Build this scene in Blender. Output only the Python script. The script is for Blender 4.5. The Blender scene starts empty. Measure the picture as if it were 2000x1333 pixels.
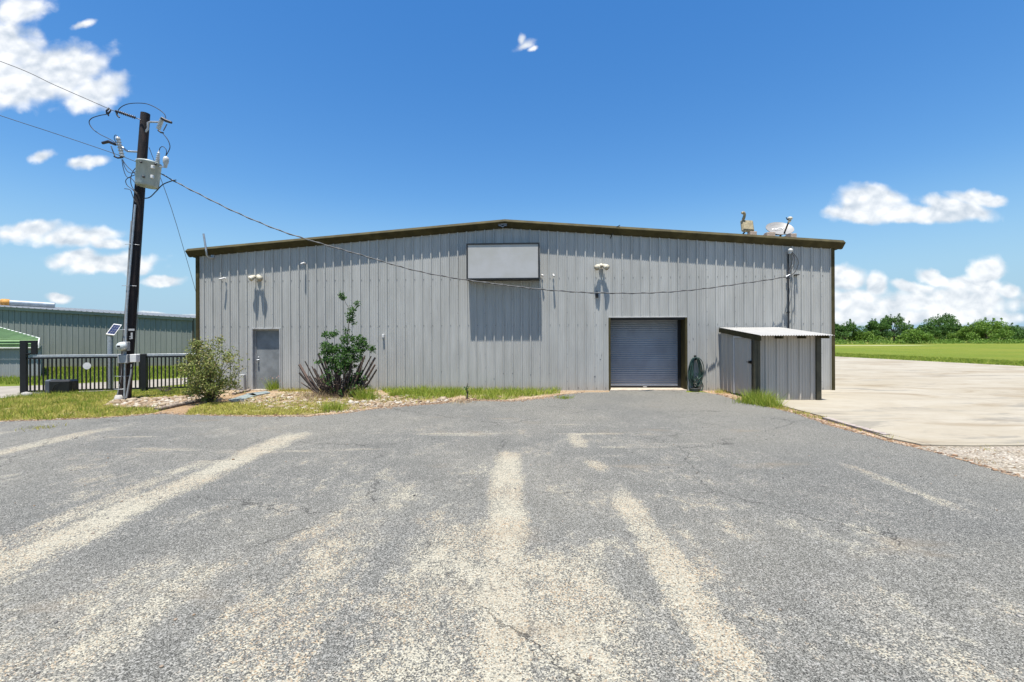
import bpy, math, random
import numpy as np
from mathutils import Matrix, Vector, Euler
SC = bpy.context.scene
COL = SC.collection
R = math.radians
# ------------------------------------------------------------------ camera
H = 1.79; F = 889.0; CX = 1000.0; CY = 659.0; ROLL = 0.004
cam = bpy.data.cameras.new("camera"); camo = bpy.data.objects.new("camera", cam); COL.objects.link(camo)
cam.sensor_width = 36; cam.lens = F/2000*36; cam.shift_y = -7.5/2000
cam.clip_start = 0.05; cam.clip_end = 9000
camo.matrix_world = Matrix.Translation((0, 0, H)) @ Matrix.Rotation(R(90), 4, 'X') @ Matrix.Rotation(-ROLL, 4, 'Z')
SC.camera = camo
# ------------------------------------------------------------------ exposure
SC.view_settings.view_transform = 'Standard'; SC.view_settings.look = 'None'
SC.view_settings.exposure = 0.98; SC.view_settings.gamma = 1.0

# wall line of the warehouse: Y = 15.27 - TW*X
TW = 0.0448; TH = math.atan(TW)
# sun travel direction in the wall frame: lateral .19, into wall 1, down 5.5
_n = Vector((math.sin(TH), math.cos(TH), 0)); _r = Vector((math.cos(TH), -math.sin(TH), 0))
SUN = (_n + _r*0.15 - Vector((0, 0, 1))*4.3).normalized()
sun = bpy.data.lights.new("sun", 'SUN'); suno = bpy.data.objects.new("sun", sun); COL.objects.link(suno)
sun.energy = 5.0; sun.angle = R(0.53); sun.color = (1.0, 0.955, 0.88)
suno.rotation_euler = SUN.to_track_quat('-Z', 'Y').to_euler()
suno.location = (0, 0, 60)
# ------------------------------------------------------------------ node helper
class NT:
    def __init__(s, nt): s.nt = nt; s.nt.nodes.clear()
    def n(s, t, ins=None, **kw):
        nd = s.nt.nodes.new(t)
        for k, v in kw.items(): setattr(nd, k, v)
        for k, v in (ins or {}).items(): s.put(nd.inputs[k], v)
        return nd
    def put(s, sock, v):
        if isinstance(v, bpy.types.NodeSocket): s.nt.links.new(v, sock)
        elif v is not None:
            if sock.type == 'RGBA' and len(v) == 3: v = (*v, 1)
            sock.default_value = v
    def m(s, op, a, b=None, c=None, clamp=False):
        nd = s.nt.nodes.new('ShaderNodeMath'); nd.operation = op; nd.use_clamp = clamp
        for i, v in enumerate((a, b, c)):
            if v is not None: s.put(nd.inputs[i], v)
        return nd.outputs[0]
    def v(s, op, a, b=None, scale=None):
        nd = s.nt.nodes.new('ShaderNodeVectorMath'); nd.operation = op
        s.put(nd.inputs[0], a)
        if b is not None: s.put(nd.inputs[1], b)
        if scale is not None: s.put(nd.inputs['Scale'], scale)
        return nd.outputs['Value'] if op in ('LENGTH', 'DISTANCE', 'DOT_PRODUCT') else nd.outputs[0]
    def ss(s, x, lo, hi, a=0.0, b=1.0):
        nd = s.nt.nodes.new('ShaderNodeMapRange'); nd.interpolation_type = 'SMOOTHSTEP'
        s.put(nd.inputs[0], x)
        for i, q in ((1, lo), (2, hi), (3, a), (4, b)): s.put(nd.inputs[i], q)
        return nd.outputs[0]
    def noise(s, vec, scale, detail=4, rough=0.55, dist=0.0, col=False, dims='3D'):
        nd = s.n('ShaderNodeTexNoise', {'Scale': scale, 'Detail': detail, 'Roughness': rough, 'Distortion': dist}, noise_dimensions=dims)
        s.nt.links.new(vec, nd.inputs['Vector'])
        return nd.outputs['Color' if col else 'Fac']
    def vor(s, vec, scale, feature='F1', dims='3D'):
        nd = s.n('ShaderNodeTexVoronoi', {'Scale': scale}, feature=feature, voronoi_dimensions=dims)
        s.nt.links.new(vec, nd.inputs['Vector'])
        return nd
    def mix(s, f, a, b, mode='MIX'):
        nd = s.nt.nodes.new('ShaderNodeMix'); nd.data_type = 'RGBA'; nd.blend_type = mode
        s.put(nd.inputs[0], f); s.put(nd.inputs[6], a); s.put(nd.inputs[7], b)
        return nd.outputs[2]
    def map(s, vec, loc=(0, 0, 0), rot=(0, 0, 0), scale=(1, 1, 1), vt='POINT'):
        nd = s.n('ShaderNodeMapping', {'Location': loc, 'Rotation': rot, 'Scale': scale}, vector_type=vt)
        s.nt.links.new(vec, nd.inputs['Vector']); return nd.outputs[0]

# ------------------------------------------------------------------ pixel helpers (pixel of the photograph -> world)
def ray(x, y):
    a = (x-CX)/F; b = (CY-y)/F
    return a+ROLL*b, b-ROLL*a
def G(x, y, z=0.0):
    a, b = ray(x, y); t = (z-H)/b
    return Vector((a*t, t, z))
def P(x, y, Y):
    a, b = ray(x, y)
    return Vector((a*Y, Y, H+b*Y))
# ------------------------------------------------------------------ world / sky
w = bpy.data.worlds.new("World"); SC.world = w; w.use_nodes = True
t = NT(w.node_tree)
tc = t.n('ShaderNodeTexCoord').outputs['Generated']
sky = t.n('ShaderNodeTexSky', sky_type='NISHITA', sun_disc=False)
sky.sun_elevation = math.asin(-SUN.z); sky.sun_rotation = math.atan2(-SUN.x, -SUN.y)
sky.altitude = 200; sky.air_density = 1.45; sky.dust_density = 0.5; sky.ozone_density = 2.0
hs = t.n('ShaderNodeHueSaturation', {'Hue': 0.5, 'Saturation': 1.36, 'Value': 1.0, 'Color': sky.outputs[0]})
skyc = t.mix(1.0, hs.outputs[0], (0.80, 0.93, 1.10), 'MULTIPLY')
sp = t.n('ShaderNodeSeparateXYZ', {'Vector': tc})
hz_ = t.ss(sp.outputs[2], 0.30, 0.0)
skyc = t.mix(t.m('MULTIPLY', hz_, 0.86), skyc, (2.5, 4.15, 5.9))
yy = t.m('MAXIMUM', sp.outputs[1], 0.02)
pu = t.m('DIVIDE', sp.outputs[0], yy); pv = t.m('DIVIDE', sp.outputs[2], yy)
pp = t.n('ShaderNodeCombineXYZ', {'X': pu, 'Y': pv}).outputs[0]
wob = t.v('SCALE', t.v('SUBTRACT', t.noise(pp, 15.0, 5, 0.6, col=True), (0.5, 0.5, 0.5)), scale=0.026)
ppw = t.v('ADD', pp, wob)
CL = [  # cx, cy, rx, ry, rot deg, strength
 (35,22,78,34,-12,.80),(-10,95,95,60,0,1.15),(95,148,120,52,-14,1.2),(190,180,66,36,-22,1.1),(10,170,90,42,0,1.1),
 (165,47,34,14,-15,.34),(82,306,36,17,-18,.62),(175,318,54,16,-4,.72),
 (55,452,84,24,-4,.88),(150,462,100,21,-4,1.0),(215,476,48,15,0,.72),(150,505,72,20,-4,.78),(215,514,92,22,-3,1.12),(275,522,34,18,-18,.95),
 (318,549,44,11,0,1.05),(118,582,28,11,0,1.0),(292,612,46,7,0,.55),(372,618,30,6,0,.5),(60,600,60,8,0,.5),
 (1025,89,40,17,-20,.12),(1020,80,16,22,8,.05),(1040,97,22,10,-30,.10),
 (1702,396,64,32,4,1.3),(1692,416,72,20,0,1.3),(1800,418,130,20,2,1.2),(1868,406,80,20,14,1.1),(1912,388,62,17,10,1.0),
 (1648,545,48,28,0,1.15),(1712,556,22,28,0,1.1),(1655,585,90,30,0,.9),(1700,608,90,20,0,.8),
 (1826,548,42,15,18,1.15),(1790,562,50,12,14,1.0),(1880,560,46,20,0,1.05),(1926,528,36,28,0,1.2),(1918,562,50,30,0,1.0),(1968,572,28,18,0,1.0),
 (1860,592,160,32,0,1.0),(1830,620,220,18,0,.95),(1650,622,95,20,0,1.0),(1740,600,60,22,0,.8),(2060,590,90,24,0,.8),(2150,520,90,50,0,1.0),
 (-130,560,120,20,0,.9),(-220,300,90,50,0,1.0),(2300,330,140,50,0,1.0)]
val = None
for (cx, cy, rx, ry, ro, st) in CL:
    a, b = ray(cx, cy)
    d = t.v('SUBTRACT', ppw, (a, b, 0))
    q = t.n('ShaderNodeVectorRotate', {'Vector': d, 'Angle': R(ro)}, rotation_type='Z_AXIS').outputs[0] if ro else d
    q = t.v('MULTIPLY', q, (F/rx, F/ry, 0))
    l = t.m('MULTIPLY', t.m('SUBTRACT', 1.0, t.v('LENGTH', q)), 1.0)
    l = t.m('ADD', l, (st-1.0)*0.55)
    val = l if val is None else t.m('SMOOTH_MAX', val, l, 0.25)
fb = t.noise(t.map(pp, scale=(1, 1.35, 1)), 17.0, 8, 0.58, 0.25)
fb2 = t.noise(t.map(pp, loc=(0.0, -0.012, 0), scale=(1, 1.35, 1)), 17.0, 4, 0.5, 0.25)
fb3 = t.noise(t.map(pp, scale=(1, 1.35, 1)), 17.0, 4, 0.5, 0.25)
fl = t.noise(t.map(pp, scale=(.7, 1.6, 1)), 8.0, 4, 0.55)
bv = t.n('ShaderNodeTexVoronoi', {'Scale': 30.0, 'Smoothness': 0.7}, feature='SMOOTH_F1', voronoi_dimensions='2D'); w.node_tree.links.new(t.map(ppw, scale=(1, 1.25, 1)), bv.inputs['Vector'])
bil = t.m('SUBTRACT', 0.36, bv.outputs['Distance'])
dens = t.m('ADD', t.m('ADD', val, t.m('MULTIPLY', t.m('SUBTRACT', fb, 0.5), 0.85)), t.m('MULTIPLY', bil, 0.32))
alpha = t.ss(dens, -0.16, 0.44)
shade = t.m('ADD', 0.74, t.m('MULTIPLY', t.m('SUBTRACT', fb2, fb3), 2.2), clamp=True)
shade = t.m('ADD', shade, t.m('ADD', t.m('MULTIPLY', t.m('SUBTRACT', fl, 0.5), 1.3), t.m('MULTIPLY', bil, 0.7)), clamp=True)
ccol = t.mix(shade, (0.42, 0.49, 0.57), (0.86, 0.87, 0.88))
front = t.ss(sp.outputs[1], 0.05, 0.2)
low = t.ss(pv, -0.01, 0.02)
alpha = t.m('MULTIPLY', t.m('MULTIPLY', alpha, front), low)
alpha = t.m('MULTIPLY', alpha, 0.93)
SKYS = 0.072
bg1 = t.n('ShaderNodeBackground', {'Color': skyc, 'Strength': SKYS})
bg2 = t.n('ShaderNodeBackground', {'Color': ccol, 'Strength': 0.64})
mx = t.n('ShaderNodeMixShader', {0: alpha, 1: bg1.outputs[0], 2: bg2.outputs[0]})
out = t.n('ShaderNodeOutputWorld', {'Surface': mx.outputs[0]})

# ------------------------------------------------------------------ materials
def mat(name, base, rough=0.6, metal=0.0, spec=0.4, var=0.12, nscale=6.0, stretch=(1, 1, 1), bump=0.0, bscale=60.0, col2=None, detail=5, lo=0.35, hi=0.68):
    m = bpy.data.materials.new(name); m.use_nodes = True; t = NT(m.node_tree)
    co = t.n('ShaderNodeTexCoord').outputs['Object']
    f = t.ss(t.noise(t.map(co, scale=stretch), nscale, detail, 0.6), lo, hi)
    c2 = col2 if col2 else tuple(max(0, c*(1-var*2)) for c in base)
    c = t.mix(f, c2, base)
    ins = {'Base Color': c, 'Roughness': rough, 'Metallic': metal, 'Specular IOR Level': spec}
    if bump:
        bp = t.n('ShaderNodeBump', {'Strength': bump, 'Distance': 0.01, 'Height': t.noise(co, bscale, 4, 0.6)})
        ins['Normal'] = bp.outputs[0]
    b = t.n('ShaderNodeBsdfPrincipled', ins)
    t.n('ShaderNodeOutputMaterial', {'Surface': b.outputs[0]})
    return m
def leafmat(name, cols, trans=0.35, rough=0.6):
    m = bpy.data.materials.new(name); m.use_nodes = True; t = NT(m.node_tree)
    g = t.n('ShaderNodeNewGeometry')
    cr = t.n('ShaderNodeValToRGB', {'Fac': g.outputs['Random Per Island']})
    e = cr.color_ramp.elements
    e[0].color = (*cols[0], 1); e[-1].color = (*cols[-1], 1)
    for i, c in enumerate(cols[1:-1]):
        q = e.new((i+1)/(len(cols)-1)); q.color = (*c, 1)
    b = t.n('ShaderNodeBsdfPrincipled', {'Base Color': cr.outputs[0], 'Roughness': rough, 'Specular IOR Level': 0.25})
    tr = t.n('ShaderNodeBsdfTranslucent', {'Color': cr.outputs[0]})
    mx = t.n('ShaderNodeMixShader', {0: trans, 1: b.outputs[0], 2: tr.outputs[0]})
    t.n('ShaderNodeOutputMaterial', {'Surface': mx.outputs[0]})
    return m
def islandmat(name, cols, rough=0.85):
    m = leafmat(name, cols, 0.0, rough); return m

def wall_material(name, c1, c2, streak=0.5, rough=0.55):
    m = bpy.data.materials.new(name); m.use_nodes = True; t = NT(m.node_tree)
    co = t.n('ShaderNodeTexCoord').outputs['Object']
    a = t.ss(t.noise(t.map(co, scale=(1.0, 1.0, 0.12)), 5.0, 6, 0.65), 0.35, 0.7)
    b2 = t.ss(t.noise(t.map(co, scale=(1.0, 1.0, 0.35)), 0.7, 4, 0.6), 0.3, 0.7)
    f = t.m('MULTIPLY', a, streak)
    c = t.mix(f, c1, c2)
    px_ = t.m('FLOOR', t.m('DIVIDE', t.m('ADD', t.n('ShaderNodeSeparateXYZ', {'Vector': co}).outputs[0], 0.13), 0.9144))
    wn = t.n('ShaderNodeTexWhiteNoise', {'W': px_}, noise_dimensions='1D').outputs[0]
    c = t.v('SCALE', c, scale=t.m('ADD', 0.955, t.m('MULTIPLY', wn, 0.09)))
    c = t.mix(t.m('MULTIPLY', b2, 0.30), c, tuple(x*0.8 for x in c2))
    z = t.n('ShaderNodeSeparateXYZ', {'Vector': co}).outputs[2]
    dirt = t.m('MULTIPLY', t.ss(t.m('ADD', z, t.m('MULTIPLY', t.noise(co, 6.0, 5, 0.7), 0.35)), 0.55, 0.14), 0.32)
    c = t.mix(dirt, c, (0.30, 0.25, 0.18))
    bp = t.n('ShaderNodeBump', {'Strength': 0.3, 'Distance': 0.02, 'Height': t.noise(t.map(co, scale=(1, 1, 0.45)), 2.6, 3, 0.5)})
    b = t.n('ShaderNodeBsdfPrincipled', {'Base Color': c, 'Roughness': rough, 'Specular IOR Level': 0.3, 'Normal': bp.outputs[0]})
    t.n('ShaderNodeOutputMaterial', {'Surface': b.outputs[0]})
    return m

M = {}
M['wall'] = wall_material('painted_grey_steel', (0.40, 0.40, 0.378), (0.315, 0.315, 0.295), 0.8)
M['greenwall'] = wall_material('green_grey_steel', (0.235, 0.25, 0.225), (0.195, 0.212, 0.19))
M['shedwall'] = wall_material('shed_steel', (0.46, 0.42, 0.365), (0.385, 0.35, 0.30))
M['olive'] = mat('olive_brown_trim', (0.068, 0.057, 0.023), 0.7, spec=0.15, var=0.22, nscale=3, stretch=(1, 1, 1), lo=.3, hi=.75)
M['olivedark'] = mat('dark_olive_post', (0.060, 0.053, 0.030), 0.5, var=0.2, nscale=4)
M['roofm'] = mat('galvanised_roof', (0.44, 0.44, 0.42), 0.4, 0.3, var=0.08)
M['white'] = mat('white_paint', (0.60, 0.59, 0.57), 0.4, var=0.06)
M['cream'] = mat('cream_plastic', (0.52, 0.48, 0.38), 0.45, var=0.1, nscale=12)
M['beige'] = mat('weathered_beige', (0.27, 0.225, 0.13), 0.6, var=0.2, nscale=14)
M['signface'] = mat('sign_face', (0.40, 0.395, 0.385), 0.35, col2=(0.36, 0.352, 0.325), nscale=1.4)
M['black'] = mat('black_paint', (0.013, 0.013, 0.014), 0.45, var=0.2)
M['fenceblack'] = mat('black_fence_paint', (0.007, 0.007, 0.008), 0.5, var=0.2)
M['door'] = mat('grey_door_paint', (0.22, 0.235, 0.24), 0.40, var=0.16, nscale=2.2, bump=0.2, bscale=5)
M['frame'] = mat('grey_frame_paint', (0.36, 0.36, 0.355), 0.5, var=0.1)
M['shedblack'] = mat('gap_dark', (0.03, 0.03, 0.03), 0.8)
M['curtain'] = mat('blue_grey_slats', (0.27, 0.285, 0.315), 0.38, 0.0, var=0.10, nscale=1.5)
M['galv'] = mat('galvanised_steel', (0.42, 0.44, 0.46), 0.4, 0.5, var=0.12, nscale=14)
M['pole'] = mat('creosoted_wood', (0.065, 0.036, 0.026), 0.75, col2=(0.010, 0.007, 0.007), lo=.5, hi=.78, nscale=9, stretch=(1, 1, 0.12), bump=0.6, bscale=40)  # lighter streaks in the colour stand for lit highlights on dark wood
M['poleguard'] = mat('grey_conduit_plastic', (0.28, 0.285, 0.285), 0.5, var=0.1)
M['transf'] = mat('transformer_grey', (0.36, 0.40, 0.38), 0.42, var=0.10, nscale=7, stretch=(1, 1, .3))
M['porcelain'] = mat('grey_porcelain', (0.52, 0.52, 0.50), 0.3, var=0.1)
M['brownins'] = mat('dark_insulator', (0.03, 0.025, 0.028), 0.35, var=0.1)
M['cable'] = mat('black_cable', (0.02, 0.02, 0.022), 0.6)
M['cablegrey'] = mat('grey_cable', (0.10, 0.10, 0.10), 0.6)
M['hose'] = mat('green_hose', (0.040, 0.085, 0.068), 0.35, var=0.3)
M['bark'] = mat('bark', (0.13, 0.10, 0.075), 0.9, var=0.3, nscale=20)
M['deadwood'] = islandmat('dead_stalks', [(0.022, 0.018, 0.017), (0.06, 0.050, 0.043), (0.035, 0.029, 0.026), (0.12, 0.085, 0.07), (0.17, 0.12, 0.09)])
M['log'] = mat('weathered_log', (0.36, 0.30, 0.24), 0.9, var=0.35, nscale=14, stretch=(1, 1, 1), bump=0.5, bscale=30, col2=(0.12, 0.09, 0.07))
M['slab'] = mat('stepping_slab', (0.21, 0.25, 0.25), 0.85, var=0.2, nscale=10, bump=.3)
M['board'] = mat('weathered_board', (0.34, 0.29, 0.26), 0.85, var=0.2, nscale=8)
M['brick'] = mat('concrete_block', (0.40, 0.31, 0.24), 0.9, var=0.15, nscale=20)
M['panelblue'] = mat('solar_cells', (0.035, 0.045, 0.10), 0.15, var=0.1)
M['ductm'] = mat('blue_grey_pipe', (0.24, 0.29, 0.34), 0.4, var=0.12, nscale=3)
M['orange'] = mat('orange_cap', (0.55, 0.27, 0.06), 0.7, var=0.2, nscale=6)
M['greenroof'] = mat('green_roof_paint', (0.14, 0.23, 0.10), 0.5, var=0.10, nscale=2)
M['opbox'] = mat('operator_cover', (0.010, 0.011, 0.012), 0.35)
M['oplight'] = mat('operator_side', (0.07, 0.08, 0.10), 0.35)
M['glass'] = mat('meter_glass', (0.55, 0.58, 0.56), 0.12, var=0.1)
M['concreteplain'] = mat('sill_concrete', (0.44, 0.37, 0.29), 0.9, var=0.15, nscale=12)
M['distant'] = mat('distant_wall', (0.40, 0.40, 0.38), 0.6)
M['leafdark'] = leafmat('dark_green_leaves', [(0.035, 0.085, 0.018), (0.055, 0.125, 0.028), (0.08, 0.16, 0.04), (0.045, 0.10, 0.022)], 0.35)
M['leafolive'] = leafmat('olive_leaves', [(0.10, 0.13, 0.03), (0.17, 0.21, 0.045), (0.24, 0.26, 0.08), (0.13, 0.18, 0.04), (0.22, 0.18, 0.07), (0.28, 0.28, 0.10)], 0.3)
M['treea'] = leafmat('tree_leaves_deep', [(0.030, 0.080, 0.014), (0.075, 0.16, 0.030), (0.05, 0.12, 0.022), (0.13, 0.22, 0.045)], 0.35)
M['treeb'] = leafmat('tree_leaves_light', [(0.09, 0.18, 0.022), (0.14, 0.24, 0.032), (0.11, 0.20, 0.03), (0.18, 0.27, 0.045)], 0.3)
M['grass'] = leafmat('grass_blades', [(0.14, 0.17, 0.022), (0.36, 0.36, 0.06), (0.50, 0.45, 0.12), (0.24, 0.27, 0.03), (0.46, 0.35, 0.15), (0.34, 0.34, 0.05)], 0.35)
M['weed'] = leafmat('weed_blades', [(0.11, 0.18, 0.020), (0.19, 0.27, 0.030), (0.28, 0.34, 0.045), (0.38, 0.37, 0.08)], 0.35)
M['drygrass'] = leafmat('dry_grass', [(0.40, 0.28, 0.17), (0.33, 0.22, 0.13), (0.48, 0.38, 0.24), (0.22, 0.20, 0.07)], 0.2)
M['flower'] = leafmat('pink_flowers', [(0.6, 0.25, 0.2), (0.65, 0.4, 0.3)], 0.2)
M['rocks'] = islandmat('landscape_rocks', [(0.24, 0.18, 0.11), (0.33, 0.28, 0.21), (0.15, 0.09, 0.05), (0.42, 0.39, 0.33), (0.22, 0.14, 0.075), (0.27, 0.21, 0.14), (0.11, 0.07, 0.045)])
M['litter'] = islandmat('edge_litter', [(0.19, 0.105, 0.06), (0.27, 0.18, 0.11), (0.11, 0.06, 0.035), (0.34, 0.29, 0.23), (0.22, 0.14, 0.08)])

def asphalt():
    m = bpy.data.materials.new('worn_chip_seal'); m.use_nodes = True; t = NT(m.node_tree)
    co = t.n('ShaderNodeTexCoord').outputs['Object']
    s = t.n('ShaderNodeSeparateXYZ', {'Vector': co}); X, Y = s.outputs[0], s.outputs[1]
    wv = t.v('SUBTRACT', t.noise(co, 1.3, 4, 0.65, col=True), (0.5, 0.5, 0.5))
    wx = t.n('ShaderNodeSeparateXYZ', {'Vector': wv}).outputs[0]
    n1 = t.noise(co, 1.1, 6, 0.62); n2 = t.noise(t.map(co, scale=(1, 0.45, 1)), 3.6, 6, 0.7); n3 = t.noise(co, 0.28, 3, 0.5)
    mask = None
    for (xc, hw, y0, y1, st) in ((-0.07, 0.15, 0.8, 7.0, .95), (1.22, 0.115, 0.8, 5.2, .85), (1.17, 0.10, 5.9, 6.5, .7), (1.12, 0.11, 7.3, 8.2, .65), (-4.02, 0.19, 1.5, 8.55, .9), (-4.45, 0.15, 1.0, 6.5, .42), (-8.05, 0.18, 5, 9.0, .7),
                               (4.6, 0.08, 4.6, 6.4, .42), (-0.5, 0.35, 1.0, 4.4, .45), (0.42, 0.30, .8, 3.8, .6), (-1.5, .3, 1, 5.5, .3), (2.35, .28, 1, 3.4, .3), (-2.6, .4, 1, 3.6, .35), (-9.9, .3, 5, 8.8, .5)):
        xx = t.m('ADD', X, t.m('MULTIPLY', wx, 0.20))
        dx = t.m('ABSOLUTE', t.m('SUBTRACT', xx, xc))
        a = t.ss(dx, hw*1.9, hw*0.35)
        yy = t.m('ADD', Y, t.m('MULTIPLY', wx, 1.2))
        a = t.m('MULTIPLY', a, t.m('MULTIPLY', t.ss(yy, y0-.35, y0+.35), t.ss(yy, y1+.35, y1-.35)))
        a = t.m('MULTIPLY', a, st)
        mask = a if mask is None else t.m('MAXIMUM', mask, a)
    n5 = t.noise(t.map(co, loc=(4, 4, 0), scale=(1, .8, 1)), 7.5, 5, 0.7)
    patch = t.m('MULTIPLY', t.ss(n1, 0.37, 0.62), t.m('MULTIPLY', t.ss(n2, 0.36, 0.62), t.ss(n5, 0.36, 0.58, 0.15, 1.0)))
    patch = t.m('MULTIPLY', patch, t.m('MULTIPLY', t.ss(X, 5.0, 1.6, 0.42, 1.0), t.ss(Y, 8.5, 3.5, .62, 1.0)))
    # lateral bands towards the building
    nb = t.noise(t.map(co, scale=(0.25, 1.7, 1)), 1.1, 5, 0.65)
    band = t.m('MULTIPLY', t.ss(nb, 0.56, 0.68), t.m('MULTIPLY', t.ss(Y, 5.5, 7.5), t.ss(Y, 10.5, 9.0)))
    patch = t.m('MAXIMUM', t.m('MULTIPLY', patch, 0.66), t.m('MULTIPLY', band, 0.55))
    far = t.ss(Y, 12.5, 8.5, 0.28, 1.0)
    patch = t.m('MULTIPLY', patch, far)
    wear = t.m('ADD', patch, t.m('MULTIPLY', t.m('MULTIPLY', mask, t.ss(n2, 0.25, 0.55, 0.55, 1.0)), t.ss(n5, 0.25, 0.55, 0.65, 1.0)), clamp=True)
    sv = t.vor(co, 118.0); rnd = t.n('ShaderNodeSeparateColor', {'Color': sv.outputs['Color']})
    sv2 = t.vor(t.map(co, loc=(3.3, 1.7, 0)), 190.0); rnd2 = t.n('ShaderNodeSeparateColor', {'Color': sv2.outputs['Color']})
    n6 = t.noise(co, 30.0, 3, 0.6)
    thr = t.m('ADD', 0.10, t.m('MULTIPLY', wear, t.m('ADD', 0.40, t.m('MULTIPLY', n6, 0.66))))
    light = t.ss(t.m('SUBTRACT', thr, rnd.outputs[0]), -0.06, 0.06)
    # grey matrix stones
    big = t.ss(n3, 0.35, 0.65)
    greybase = t.mix(big, (0.102, 0.102, 0.093), (0.131, 0.127, 0.110))
    k = t.m('ADD', 0.22, t.m('MULTIPLY', t.m('POWER', rnd2.outputs[1], 1.3), 1.85))
    greyst = t.v('SCALE', greybase, scale=k)
    fine = t.noise(co, 420.0, 2, 0.5)
    # light stones: cream, tan, white
    lc = t.mix(rnd.outputs[1], (0.255, 0.238, 0.185), (0.42, 0.395, 0.315))
    tan = t.ss(t.m('ADD', t.m('MULTIPLY', rnd.outputs[2], 0.55), t.m('MULTIPLY', t.noise(co, 0.9, 3), 0.8)), 0.76, 0.92)
    lc = t.mix(t.m('MULTIPLY', tan, 0.75), lc, (0.29, 0.195, 0.11))
    lc = t.mix(t.ss(wear, 0.1, 0.5, .75, 0), lc, (0.235, 0.235, 0.228))
    c = t.mix(light, greyst, lc)
    # tan soil film in worn places
    film = t.m('MULTIPLY', wear, 0.10)
    c = t.mix(film, c, (0.20, 0.178, 0.135))
    # earth stains
    st = t.m('MULTIPLY', t.ss(t.noise(t.map(co, loc=(7, 2, 0), scale=(.6, 1.6, 1)), 0.8, 4, 0.6), 0.60, 0.74), 0.38)
    c = t.mix(st, c, (0.20, 0.16, 0.11))
    # cracks: broken lines of a large cell pattern
    cw = t.v('ADD', co, t.v('SCALE', t.v('SUBTRACT', t.noise(co, 2.2, 5, 0.7, col=True), (0.5, 0.5, 0.5)), scale=0.55))
    ed = t.vor(cw, 0.33, 'DISTANCE_TO_EDGE').outputs['Distance']
    cr = t.m('MULTIPLY', t.ss(ed, 0.0032, 0.0012), t.ss(t.noise(co, 0.5, 2), 0.47, 0.55))
    c = t.mix(t.m('MULTIPLY', cr, 0.75), c, (0.04, 0.038, 0.035))
    c = t.v('SCALE', c, scale=t.m('ADD', 0.80, t.m('MULTIPLY', fine, 0.40)))
    hgt = t.m('SUBTRACT', t.m('MULTIPLY', rnd.outputs[0], 0.35), sv.outputs['Distance'])
    hgt = t.m('SUBTRACT', hgt, t.m('MULTIPLY', cr, 1.5))
    bp = t.n('ShaderNodeBump', {'Strength': 0.95, 'Distance': 0.006, 'Height': hgt})
    b = t.n('ShaderNodeBsdfPrincipled', {'Base Color': c, 'Roughness': 0.85, 'Specular IOR Level': 0.25, 'Normal': bp.outputs[0]})
    t.n('ShaderNodeOutputMaterial', {'Surface': b.outputs[0]}); return m
def concrete():
    m = bpy.data.materials.new('pale_concrete'); m.use_nodes = True; t = NT(m.node_tree)
    co = t.n('ShaderNodeTexCoord').outputs['Object']
    a = t.noise(t.map(co, scale=(0.6, 1.0, 1)), 0.5, 6, 0.66, 0.8)
    b = t.noise(co, 5.0, 6, 0.7); d = t.noise(t.map(co, loc=(5, 9, 0), scale=(0.4, 1, 1)), 0.55, 6, 0.66, 1.2)
    c = t.mix(t.ss(a, 0.35, 0.66), (0.262, 0.230, 0.172), (0.298, 0.270, 0.215))
    c = t.mix(t.m('MULTIPLY', t.ss(d, 0.50, 0.68), 0.75), c, (0.185, 0.145, 0.09))
    d2 = t.noise(t.map(co, loc=(1, 19, 0), scale=(0.3, 1.1, 1)), 0.9, 6, 0.66, 1.2)
    c = t.mix(t.m('MULTIPLY', t.ss(d2, 0.54, 0.66), 0.60), c, (0.145, 0.135, 0.112))
    c = t.v('SCALE', c, scale=t.m('ADD', 0.86, t.m('MULTIPLY', b, 0.28)))
    s = t.n('ShaderNodeSeparateXYZ', {'Vector': co})
    for sock, per, off in ((s.outputs[0], 6.1, 6.75), (s.outputs[1], 6.1, 7.45)):
        fr = t.m('ABSOLUTE', t.m('SUBTRACT', t.m('FRACT', t.m('DIVIDE', t.m('SUBTRACT', sock, off+3.05), per)), 0.5))
        j = t.m('MULTIPLY', t.ss(fr, 0.0026, 0.0008), 0.7)
        c = t.mix(j, c, (0.10, 0.085, 0.07))
    bp = t.n('ShaderNodeBump', {'Strength': 0.2, 'Distance': 0.004, 'Height': t.noise(co, 90, 4, 0.6)})
    bs = t.n('ShaderNodeBsdfPrincipled', {'Base Color': c, 'Roughness': 0.8, 'Specular IOR Level': 0.3, 'Normal': bp.outputs[0]})
    t.n('ShaderNodeOutputMaterial', {'Surface': bs.outputs[0]}); return m
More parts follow.
